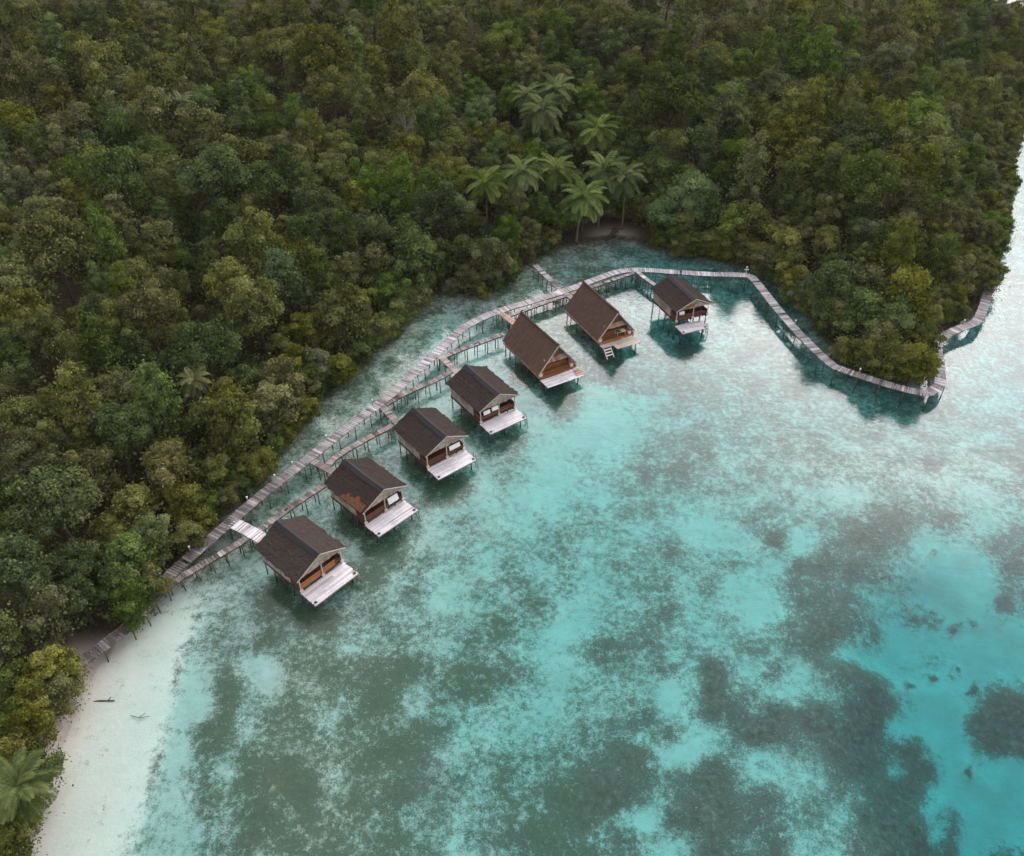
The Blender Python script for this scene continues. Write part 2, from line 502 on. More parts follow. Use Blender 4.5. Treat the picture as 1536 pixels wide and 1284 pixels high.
def mat_ground():
    m = NT('seabed_sand_coral_and_soil'); p = m.pos()
    z = m.add('ShaderNodeSeparateXYZ'); m.l(p, z.inputs[0])
    dens, forest = m.attr('reef'), m.attr('forest')
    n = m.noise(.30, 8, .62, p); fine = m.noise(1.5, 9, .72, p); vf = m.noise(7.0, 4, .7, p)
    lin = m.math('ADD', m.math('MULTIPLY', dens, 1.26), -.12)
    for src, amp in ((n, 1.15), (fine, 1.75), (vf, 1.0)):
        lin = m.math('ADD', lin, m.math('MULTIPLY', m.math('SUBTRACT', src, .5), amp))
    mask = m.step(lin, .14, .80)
    big = m.noise(.09, 5, .6, p)
    sand = m.mix(m.noise(.8, 6, .6, p), (.33, .315, .275), (.49, .47, .415))
    sand = m.mix(m.math('MULTIPLY', m.step(m.noise(.25, 7, .7, p), .42, .66), .45), sand, (.27, .28, .235))
    bright = m.attr('beach'); sand = m.mix(m.math('MULTIPLY', bright, .45), sand, (.62, .60, .55))
    cor = m.ramp(m.noise(1.5, 7, .7, p), [(.30, (.016, .013, .010)), (.46, (.062, .050, .040)), (.60, (.115, .097, .080)), (.74, (.26, .23, .19))])
    west = m.math('SUBTRACT', 1.0, m.math('MULTIPLY', m.step(z.outputs[0], -4.0, 22.0), .85))
    cor = m.mix(m.math('MULTIPLY', west, m.step(big, .28, .50)), cor, m.mix(.62, cor, (.046, .076, .036)))
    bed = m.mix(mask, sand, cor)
    # dry beach: warmer sand above the waterline, then leaf litter and soil under the trees
    dry = m.mix(m.noise(1.2, 6, .6, p), (.38, .325, .285), (.56, .50, .44))
    dry = m.mix(m.step(fine, .62, .74), dry, (.26, .17, .11))
    bed = m.mix(m.step(z.outputs[2], .0, .12), bed, dry)
    soil = m.mix(m.noise(.7, 7, .7, p), (.022, .017, .010), (.060, .046, .028))
    col = m.mix(forest, bed, soil)
    return m.surf(col, .9, .05, m.noise(2.5, 6, .7, p), .5, .12)


me = fast_mesh('terrain', np.column_stack([P2, Z]), Fq, mat_ground(), smooth=True)
up_, vp_, _ = proj(np.column_stack([P2, np.zeros(len(P2))]))
sandy = sstep(vp_, 940, 1010) * sstep(-up_, -260, -180) * np.where(is_land, 1, 0) * sstep(-s_in, -7, -4)   # open beach strip
sandy = np.maximum(sandy, .55 * np.where(is_land, 1, 0) * np.exp(-(((up_ - 920) / 34) ** 2 + ((vp_ - 352) / 10) ** 2)))
forest = np.where(is_land, sstep(s_in, -.6, .4), sstep(-s_off, -1.6, .0) * (1 - beachf) * .9) * (1 - sandy)
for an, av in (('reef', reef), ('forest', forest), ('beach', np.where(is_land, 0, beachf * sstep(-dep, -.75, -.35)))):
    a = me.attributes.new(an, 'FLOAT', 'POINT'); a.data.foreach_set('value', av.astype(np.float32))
tag(link('terrain', me), kind='structure')


def ground_z(x, y):
    P = np.array([[x, y]], float)
    if inside(P, land)[0]: return float(hill_height(P)[0][0])
    d, s, _, _ = sea_depth(P)
    return -float(d[0])


# ------------------------------------------------------------------ sea: surface that mirrors the sky, clear absorbing water below
def mat_water():
    m = NT('clear_sea_water'); p = m.pos()
    w1 = m.noise(.9, 4, .6, m.stretch(p, (.55, 1.25, 1))); w2 = m.noise(4.5, 3, .6, m.stretch(p, (.6, 1.3, 1)))
    w3 = m.noise(.16, 2, .5, p)
    hgt = m.math('ADD', m.math('MULTIPLY', w1, .75), m.math('ADD', m.math('MULTIPLY', w2, .16), m.math('MULTIPLY', w3, .5)))
    b = m.add('ShaderNodeBump'); b.inputs['Strength'].default_value = .30; b.inputs['Distance'].default_value = .10
    m.l(hgt, b.inputs['Height'])
    fr = m.add('ShaderNodeFresnel')
    bf = m.add('ShaderNodeNewGeometry').outputs['Backfacing']          # same reflectance from above and from below
    m.l(m.math('ADD', 1.37, m.math('MULTIPLY', bf, 1 / 1.37 - 1.37)), fr.inputs['IOR'])
    m.l(b.outputs[0], fr.inputs['Normal'])
    gl = m.add('ShaderNodeBsdfGlossy'); gl.inputs['Roughness'].default_value = .03
    m.l(b.outputs[0], gl.inputs['Normal'])
    tr = m.add('ShaderNodeBsdfTransparent')
    mx = m.add('ShaderNodeMixShader'); m.l(fr.outputs[0], mx.inputs[0]); m.l(tr.outputs[0], mx.inputs[1]); m.l(gl.outputs[0], mx.inputs[2])
    m.l(mx.outputs[0], m.out.inputs['Surface'])
    va = m.add('ShaderNodeVolumeAbsorption')
    k = np.array([.36, .058, .046]); mxk = k.max() * 1.02
    va.inputs['Color'].default_value = (*(1 - k / mxk), 1); va.inputs['Density'].default_value = float(mxk)
    m.l(va.outputs[0], m.out.inputs['Volume'])
    return m.m


B_ = 1400
sea = MB().box(-B_, B_, 60 - B_, 60 + B_, -45, 0).mesh('sea', mat_water())
tag(link('sea', sea), kind='structure')

# ------------------------------------------------------------------ walkways
POST_MESH = MB().tube([(0, 0, -4.2), (.03, 0, -2), (0, .02, 0)], [.065, .06, .055], 7).mesh('post', M['post'], True)


def smooth_path(pts, it=2):
    P = [Vector(p) for p in pts]
    for _ in range(it):
        Q = [P[0]]
        for a, b in zip(P, P[1:]): Q += [a.lerp(b, .25), a.lerp(b, .75)]
        Q.append(P[-1]); P = Q
    return P


def resample(P, step):
    out = [P[0].copy()]; need = step
    for a, b in zip(P, P[1:]):
        L = (b - a).length; t = 0.0
        while L - t >= need and L > 0:
            t += need; out.append(a.lerp(b, t / L)); need = step
        need -= (L - t)
    return out


def walkway(name, label, cat, px, width, z, mat, tone=(.35, .3), plank=.34, gap=.07, missing=.0, post_gap=2.2, rail=False, smooth=2, group=None, tones=None, single=False):
    P = smooth_path([at(u, v, z) for u, v in px], smooth) if smooth else [Vector(at(u, v, z)) for u, v in px]
    o = empty(name, P[0]); org = P[0]
    P = [p - org for p in P]
    rnd = random.Random(label)
    S = resample(P, plank + gap)
    L = len(S)
    mb = MB()
    for i in range(L):
        d = (S[min(i + 1, L - 1)] - S[max(i - 1, 0)]); d.z = 0; d.normalize()
        s = Vector((-d.y, d.x, 0))
        if rnd.random() < missing: continue
        yaw = rnd.gauss(0, .02); d2 = d * math.cos(yaw) + s * math.sin(yaw); s2 = Vector((-d2.y, d2.x, 0))
        w = width / 2 * (1 + rnd.gauss(0, .014)); sh = rnd.gauss(0, .014)
        hw = (plank + gap) / 2 - rnd.choice((.01, .02, .03, gap * .8)); dz = rnd.uniform(-.02, .02)
        tn = tone[0] + rnd.gauss(0, tone[1] * .5) + (tones(i / L) if tones else 0)
        if rnd.random() < .06: tn += .35
        c = S[i] + Vector((0, 0, dz))
        a, b = c - s2 * (w + sh), c + s2 * (w - sh)
        lo = Vector((0, 0, -.05))
        q = [a - d2 * hw, a + d2 * hw, b + d2 * hw, b - d2 * hw]
        mb.hexa([p + lo for p in q][::-1] + q[::-1], min(max(tn, 0), 1))
    mb.build('plank_deck', mat, o)
    for sd in (-1, 1):
        bm = MB(); T = resample(P, 2.0) + [P[-1]]
        for a, b in zip(T, T[1:]):
            if (b - a).length < .05: continue
            d = (b - a).normalized(); s = Vector((-d.y, d.x, 0)) * (width * .36 * sd)
            bm.bar(a + s - Vector((0, 0, .155)), b + s - Vector((0, 0, .155)), .10, .16, .4)
        bm.build('support_beam', M['post'], o)
    T = resample(P, post_gap)
    k = 0
    for i, p in enumerate(T):
        q = T[min(i + 1, len(T) - 1)] - T[max(i - 1, 0)]
        if q.length < .01: q = P[-1] - P[0]
        q.z = 0; q.normalize(); s = Vector((-q.y, q.x, 0))
        for sd in (-1, 1):
            if sd == 1 and (i % 2 and k > 70): continue
            b = p + s * (width * .47 * sd) - Vector((0, 0, .03))
            gz = ground_z(b.x + org.x, b.y + org.y)
            ln = (b.z + org.z) - gz + .3
            if ln < .35 or k >= 100: continue
            link('post', POST_MESH, o, b, (rnd.gauss(0, .03), rnd.gauss(0, .03), rnd.uniform(0, 6)), (1, 1, max(.1, ln / 4.2)))
            k += 1
    if rail:
        hr = MB(); T = resample(P, 1.1)
        d = (P[-1] - P[0]).normalized(); s = Vector((-d.y, d.x, 0)) * (width * .5 * rail)
        for p in T: hr.bar(p + s, p + s + Vector((0, 0, .9)), .07, tone=.8)
        hr.bar(T[0] + s + Vector((0, 0, .9)), T[-1] + s + Vector((0, 0, .9)), .07, tone=.8)
        hr.bar(T[0] + s + Vector((0, 0, .5)), T[-1] + s + Vector((0, 0, .5)), .05, tone=.8)
        hr.build('handrail', M['pale_post'], o)
    return tag(o, label, cat, group)


ZM, ZN = 1.55, 1.45
MAIN = [(106, 1004), (150, 972), (196, 937), (235, 880), (288, 832), (341, 786), (378, 754), (415, 724), (470, 682), (530, 634), (590, 589), (628, 553),
        (665, 520), (690, 494), (720, 477), (760, 462), (800, 451), (848, 436), (890, 420), (928, 406), (962, 404), (1000, 407), (1060, 411), (1116, 412),
        (1127, 414), (1136, 424), (1170, 468), (1210, 512), (1246, 546), (1257, 552), (1290, 563), (1340, 579), (1380, 589), (1391, 590), (1404, 583), (1412, 574), (1409, 545),
        (1405, 522), (1408, 512), (1426, 497), (1458, 486), (1467, 481), (1476, 460), (1483, 437), (1486, 420)]


def main_tones(t):
    return np.interp(t, [0, .12, .2, .27, .45, .6, .66, .8, 1], [-.24, -.22, .0, .10, .22, .30, .14, .06, .04])


walkway('boardwalk', 'long grey plank boardwalk on stilts following the whole forest shore', 'boardwalk', MAIN, 1.35, ZM, M['grey_planks'], (.28, .26), .25, .06, .012, 2.9, tones=main_tones, smooth=1)
NARROW = [
    ('walkway', 'narrow brown plank walkway running from the beach past the first hut', [(214, 922), (236, 892), (258, 874), (300, 848), (340, 826), (392, 793), (440, 757), (486, 727)], .95, .06, -.05),
    ('walkway', 'narrow brown walkway between the second and third dark roofed huts', [(489, 704), (497, 689), (522, 673), (560, 652), (597, 634)], 1.0, .02, .0),
    ('walkway', 'narrow brown walkway between the third and fourth dark roofed huts', [(577, 607), (600, 593), (626, 581), (660, 567), (682, 553)], 1.0, .02, .05),
    ('walkway', 'short narrow walkway joining the fourth hut to the tall brown thatched hut', [(668, 534), (688, 525), (718, 514), (757, 500)], .95, .06, .05),
    ('walkway', 'thin pale walkway hugging the boardwalk behind the two brown thatched huts', [(762, 474), (802, 459), (849, 443), (891, 429), (950, 409)], .75, .03, .28),
]
for nm, lb, px, w, ms, tn in NARROW:
    walkway(nm, lb, 'walkway', px, w * .82, ZN, M['brown_planks'], (.42 + tn, .42), .30, .07, ms, 1.7)
BRIDGE = [
    ('wide pale new plank footbridge leading to the first hut by the beach', [(350, 784), (376, 797), (402, 812)], 1.75, M['deck_white'], .4, 0),
    ('short grey footbridge from the boardwalk to the second hut from the beach', [(468, 690), (484, 699), (508, 712)], 1.15, M['brown_planks'], .5, 0),
    ('short footbridge with an orange first board leading to the third hut', [(566, 602), (580, 616), (600, 638)], 1.15, M['brown_planks'], .5, 0),
    ('short pale topped footbridge from the boardwalk to the fourth hut', [(655, 528), (668, 541), (688, 560)], 1.15, M['brown_planks'], .7, 0),
    ('orange plank footbridge with a white handrail behind the brown thatched hut', [(749, 468), (762, 477), (778, 489)], 1.35, M['pink_wood'], .55, -1),
    ('tiny footbridge squeezed behind the tall thatched hut with the orange porch', [(838, 434), (848, 440), (860, 448)], 1.1, M['brown_planks'], .6, 0),
    ('single grey plank footbridge leading to the farthest hut on tall stilts', [(952, 404), (968, 417), (988, 431)], .85, M['grey_planks'], .55, 0),
    ('old grey landing stage reaching from the boardwalk towards the inner bay shore', [(838, 431), (820, 414), (800, 395)], 1.15, M['grey_planks'], .32, 0),
]
for lb, px, w, mt, tn, rl in BRIDGE:
    walkway('landing_stage' if 'stage' in lb else 'footbridge', lb, 'landing stage' if 'stage' in lb else 'footbridge', px, w * .82, ZN + .06, mt, (tn, .35), .30, .06, .02, 1.5, rl, 0)

# small white lights along the boardwalk
LINE = resample(smooth_path([at(u, v, ZM) for u, v in MAIN], 1), .3)
cap = MB().tube([(0, 0, .45), (0, 0, .52), (0, 0, .66), (0, 0, .72)], [.07, .11, .11, .04], 10).mesh('lamp_shade', M['lamp_white'], True)
stick = MB().tube([(0, 0, 0), (0, 0, .45)], [.05, .045], 8).mesh('pole', M['pale_post'], True)
for (u, v) in [(371, 750), (409, 717), (434, 697), (483, 655), (556, 604), (604, 556), (633, 532), (666, 505), (1202, 484), (1291, 555), (1443, 484), (282, 823), (235, 864)]:
    p = at(u, v, ZM + .02); j = min(range(1, len(LINE)), key=lambda j: (LINE[j] - Vector(p)).length)
    d = (LINE[j] - LINE[j - 1]); d.z = 0; d.normalize()
    p = LINE[j] + Vector((-d.y, d.x, 0)) * .58 + Vector((0, 0, .03)); o = empty('walkway_light', p)
    link('lamp_shade', cap, o); link('pole', stick, o)
    tag(o, 'small white cap light on the edge of the long grey boardwalk', 'walkway light', 'white lights along the boardwalk')
p = at(1118, 414, ZM); o = empty('marker_post', p)
MB().tube([(0, 0, 0), (0, 0, 1.5)], [.07, .06], 8).build('pole', M['white_trim'], o)
MB().box(-.32, .32, -.05, .05, 1.05, 1.2).box(-.12, .12, -.12, .12, 1.5, 1.62).build('crossbar', M['white_trim'], o)
tag(o, 'white post with a crossbar at the boardwalk bend beyond the farthest hut', 'marker post')
p = at(797, 392, 1.2); q = at(806, 371, 2.2)
o = empty('leaning_pole', p); MB().tube([(0, 0, -1.8), tuple(q - p)], [.11, .06], 7).build('shaft', M['drift'], o)
MB().bar((0, 0, .3), tuple((q - p) * .25 + np.array([.45, 0, .1])), .07).build('prop', M['drift'], o)
tag(o, 'thin pale pole leaning at the shore end of the old landing stage', 'pole')

# ------------------------------------------------------------------ stilt huts
def plank_row(mb, x0, x1, y0, y1, z0, z1, n, along='x', tone=.6, var=.25, gap=.015, rnd=random, rag=0.0):
    for i in range(n):
        t = tone + rnd.gauss(0, var * .5)
        if along == 'x':
            a = y0 + (y1 - y0) * i / n; b = y0 + (y1 - y0) * (i + 1) / n - gap
            mb.box(x0 + rnd.uniform(0, rag), x1 - rnd.uniform(0, rag), a, b, z0, z1 + rnd.uniform(-.012, .012), t)
        else:
            a = x0 + (x1 - x0) * i / n; b = x0 + (x1 - x0) * (i + 1) / n - gap
            mb.box(a, b, y0 + rnd.uniform(0, rag), y1 - rnd.uniform(0, rag), z0, z1 + rnd.uniform(-.012, .012), t)


def rough_slope(x_e, z_e, x_r, z_r, y0, y1, th, nu, nv, rnd, rag=.08):
    """Thatched slope from eave (x_e, z_e) to ridge (x_r, z_r): a closed slab with an uneven skin and ragged edges."""
    V, F = [], []
    nrm = Vector((z_r - z_e, 0, x_e - x_r)).normalized()
    if nrm.z < 0: nrm = -nrm
    for side in (0, 1):
        for i in range(nu + 1):
            for j in range(nv + 1):
                a, b = i / nu, j / nv
                x = x_e + (x_r - x_e) * a; z = z_e + (z_r - z_e) * a - .07 * math.sin(math.pi * a) - .10 * math.sin(math.pi * b) * (.6 + .4 * a)
                y = y0 + (y1 - y0) * b
                e = rnd.gauss(0, .018) if side == 0 else 0
                if side == 0 and i == 0: x += math.copysign(abs(rnd.gauss(0, rag)), x_e); z -= abs(rnd.gauss(0, rag * .4))
                if j in (0, nv): y += rnd.gauss(0, rag * .5) * (1 if side == 0 else .3)
                p = Vector((x, y, z)) + nrm * (e if side == 0 else -th)
                V.append(tuple(p))
    W = (nu + 1) * (nv + 1); g = lambda s, i, j: s * W + i * (nv + 1) + j
    for i in range(nu):
        for j in range(nv):
            F.append((g(0, i, j), g(0, i + 1, j), g(0, i + 1, j + 1), g(0, i, j + 1)))
            F.append((g(1, i, j), g(1, i, j + 1), g(1, i + 1, j + 1), g(1, i + 1, j)))
    for i in range(nu):
        F.append((g(0, i, 0), g(1, i, 0), g(1, i + 1, 0), g(0, i + 1, 0)))
        F.append((g(0, i, nv), g(0, i + 1, nv), g(1, i + 1, nv), g(1, i, nv)))
    for j in range(nv):
        F.append((g(0, 0, j), g(0, 0, j + 1), g(1, 0, j + 1), g(1, 0, j)))
        F.append((g(0, nu, j), g(1, nu, j), g(1, nu, j + 1), g(0, nu, j + 1)))
    return V, F


def thatch_roof(parent, hx, ze, zr, y0, y1, mat, rnd, th=.16):
    """Both slopes are one roof part, its ridge sheet a sub-part."""
    V, F = [], []
    for sx in (-1, 1):
        v, f = rough_slope(sx * hx, ze, sx * .01, zr, y0, y1, th, 10, 18, rnd)
        if sx > 0: f = [tuple(reversed(q)) for q in f]
        b = len(V); V += v; F += [tuple(b + i for i in q) for q in f]
    me = bpy.data.meshes.new('roof'); me.from_pydata(V, [], F); me.update(); me.materials.append(mat)
    return link('roof', me, parent)


STILT = MB().tube([(0, 0, -4), (.02, .01, -2), (0, 0, 0)], [.075, .075, .065], 8).mesh('stilt', M['post'], True)


def stilts(o, spots, org, rz, top):
    c, s = math.cos(rz), math.sin(rz)
    for x, y in spots:
        gz = ground_z(org[0] + c * x - s * y, org[1] + s * x + c * y)
        link('stilt', STILT, o, (x, y, top), (random.gauss(0, .02), random.gauss(0, .02), random.uniform(0, 6)), (1, 1, (top - gz + .3) / 4))


def ragged_gable(parent, hx, ze, zr, y, mat, rnd, name='gable', drop=.12, th=.05, frac=1.0):
    """Woven triangle under the roof front, its lower edge uneven."""
    m = MB(); n = 15; P = []
    k = (zr - ze) / hx
    for i in range(n + 1):
        x = -hx + 2 * hx * i / n
        P.append((x * .97, y, min(ze - drop - abs(rnd.gauss(0, .05)) + .06 * (i % 2), ze + (hx - abs(x)) * k - .2)))
    top = [(hx * .97, y, ze - .1), (0, y, zr - .16), (-hx * .97, y, ze - .1)]
    m.prism(P + top, (0, th, 0)); return m.build(name, mat, parent)


def small_hut(px, rz, label, seed, length=6.9, rust=False, deck=(-2.75, 2.75, -1.95, .42), zf=1.42, zd=1.2, hx=3.08, ze=3.45, zr=4.95, torn=False, posts_white=True):
    rnd = random.Random(seed); rz = R(rz)
    (u0, v0), (u1, v1) = px
    org = (at(u0, v0, ze) + at(u1, v1, ze)) / 2; org[2] = 0
    o = empty('stilt_hut', org, rz)
    L = length; yb = L - .45; yw = 1.95; xw = hx - .5
    # platform and deck
    fl = MB(); plank_row(fl, -xw - .12, xw + .12, .45, yb + .15, zf - .09, zf, 18, 'x', .4, .3, .015, rnd, .06)
    for x in (-xw, 0, xw): fl.bar((x, .5, zf - .2), (x, yb + .1, zf - .2), .14, .2, .3)
    fl.build('floor', M['red_wood'], o)
    x0, x1, y0, y1 = deck
    dk = MB(); nd = 13
    for i in range(nd):
        a = y0 + (y1 - y0) * i / nd; b = y0 + (y1 - y0) * (i + 1) / nd - .018
        cuts = [x0 + rnd.uniform(-.03, .05), x0 + (x1 - x0) * rnd.choice((.36, .5, .64)) + rnd.uniform(-.1, .1), x1 + rnd.uniform(-.08, .06)]
        for c0, c1 in zip(cuts, cuts[1:]):
            dk.box(c0 + .006, c1 - .006, a, b, zd - .05, zd + rnd.uniform(-.01, .015), .62 + rnd.gauss(0, .13) - (.35 if rnd.random() < .06 else 0))
    dk.build('deck', M['deck_white'], o)
    fb = MB()
    for x in (x0 + .15, (x0 + x1) / 2, x1 - .15): fb.bar((x, y0 + .05, zd - .15), (x, y1, zd - .15), .12, .18, .35)
    fb.bar((x0, y0 + .04, zd - .13), (x1, y0 + .04, zd - .13), .07, .14, .55)
    fb.build('deck_frame', M['brown_planks'], o)
    # walls
    zt = ze + (hx - xw) * (zr - ze) / hx - .2
    for sx in (-1, 1):
        w = MB().box(sx * xw - .05, sx * xw + .05, yw + .06, yb - .06, zf, zt)
        w.build('side_wall', M['woven'], o)
    k = (zr - ze) / hx
    apex = lambda x: ze + (hx - abs(x)) * k - .2
    MB().prism([(-xw, yb, zf), (xw, yb, zf), (xw, yb, apex(xw)), (0, yb, apex(0)), (-xw, yb, apex(xw))], (0, .08, 0)).build('back_wall', M['woven'], o)
    fw = MB(); nb = 22
    for i in range(nb):
        a = -xw + 2 * xw * i / nb; b = -xw + 2 * xw * (i + 1) / nb - .008
        fw.box(a, b, yw - .03, yw + .04, zf, zt, .45 + rnd.gauss(0, .15))
    fw.build('front_wall', M['red_wood'], o)
    dr = MB().box(-.45, .45, yw - .075, yw - .034, zf + .02, zf + 1.75, .3).build('door', M['door'], o)
    MB().box(.30, .36, yw - .11, yw - .077, zf + .85, zf + .98, .8).build('handle', M['pale_post'], dr)
    # porch parapets of planks, posts and bench
    wm = M['orange_wood'] if seed == 1 else M['red_wood']
    pr = MB()
    for i in range(4):
        z0 = zf + .06 + i * .2
        pr.box(-xw, xw - .75, .48, .53, z0, z0 + .185, .5 + rnd.gauss(0, .2))
    pr.build('front_railing', wm, o)
    for sx in (-1, 1):
        pr = MB()
        for i in range(4):
            z0 = zf + .06 + i * .2
            pr.box(sx * xw - .025, sx * xw + .025, .56, yw - .05, z0, z0 + .185, .45 + rnd.gauss(0, .2))
        pr.build('side_railing', M['red_wood'], o)
    for x in (-xw, .15, xw):
        p = MB().bar((x, .40, zf - .3), (x, .40, ze - .05 + (hx - abs(x)) * k - .18), .10, tone=.7)
        p.box(x - .16, x + .16, .22, .42, zf - .02, zf + .22, .95)
        p.build('porch_post', M['pale_post'], o)
    bn = MB().box(xw - .72, xw - .02, .35, .95, zf + .36, zf + .44, .6).box(xw - .70, xw - .62, .4, .9, zf, zf + .36, .4).box(xw - .12, xw - .04, .4, .9, zf, zf + .36, .4)
    bn.build('bench', M['red_wood'], o)
    # roof
    rf = thatch_roof(o, hx, ze, zr, 0, L, M['palm_roof'], rnd)
    rc = MB(); n = 10
    for i in range(n):
        a, b = L * i / n - .04, L * (i + 1) / n + .02; w = .5 + rnd.uniform(-.05, .05); e = .035 + .012 * (i % 2) - .09 * math.sin(math.pi * (i + .5) / n)
        rc.slab((-w, a, zr - w * k + e), (0, a, zr + e + .03), (0, b, zr + e + .03), (-w, b, zr - w * k + e), .025, .5)
        rc.slab((0, a, zr + e + .03), (w * .55, a, zr - w * .55 * k + e), (w * .55, b, zr - w * .55 * k + e), (0, b, zr + e + .03), .025, .5)
    rc.build('ridge_cap', M['ridge'], rf)
    for sx in (-1, 1):
        MB().bar((sx * hx * .99, -.05, ze - .06), (0, -.05, zr - .06), .05, .12, .6 if sx > 0 else .45).build('barge_board', M['pale_post'], rf)
    ragged_gable(o, hx, ze, zr, .1, M['woven'], rnd, drop=.05 if not torn else .0)
    if torn:
        MB().prism([(-hx * .62, .06, ze + .12), (-.2, .06, ze + .2), (.2, .06, ze + .75), (-hx * .25, .06, ze + .72)], (0, .03, 0)).build('torn_panel', M['orange_wood'], o)['label'] = 'torn orange strip of the gable panel'
    if rust:
        q = MB(); y = .3
        while y < 3.6:
            w = rnd.uniform(.16, .3); lo = rnd.uniform(0, .08); hi = rnd.uniform(.5, .95) * (1.2 - abs(y - 1.6) * .25)
            xa, xb = -(hx + .05 - lo), -(hx - hi)
            f = lambda x: ze + (hx - abs(x)) * k + .03
            q.slab((xa, y, f(xa)), (xb, y, f(xb)), (xb, y + w - .02, f(xb)), (xa, y + w - .02, f(xa)), .03, .5); y += w
        q.build('roof_patch', M['old_thatch'], rf)['label'] = 'rust orange strip of old thatch along the eave'
    sp = [(x, y) for y in (.6, 2.0, 3.4, 4.9, yb - .05) for x in (-xw, 0, xw)] + [(x0 + .3, y0 + .85), ((x0 + x1) / 2, y0 + .95), (x1 - .3, y0 + .85)]
    stilts(o, sp[:15], org, rz, zf - .08); stilts(o, sp[15:], org, rz, zd - .05)
    for x in (x0 + .28, x1 - .3):
        MB().box(x - .13, x + .13, y0 + .16, y0 + .42, zd - .1, zd + .09, .25).build('corner_hole_block', M['post'], o)  # dark block set in place of the open hole at each deck corner
    ld = MB()
    for dx in (0, .5): ld.bar((x1 + .04 + dx * .0, y0 + .25 + dx, zd + .55), (x1 + .42, y0 + .25 + dx, -.9), .07, tone=.6)
    for i in range(5):
        t = i / 5; z = zd + .1 - t * 2.0; x = x1 + .1 + .3 * t
        ld.bar((x, y0 + .25, z), (x, y0 + .75, z), .06, tone=.6)
    ld.build('ladder', M['brown_planks'], o)
    return tag(o, label, 'hut', 'stilt huts over the lagoon'), (org, rz, zf, xw, ze)


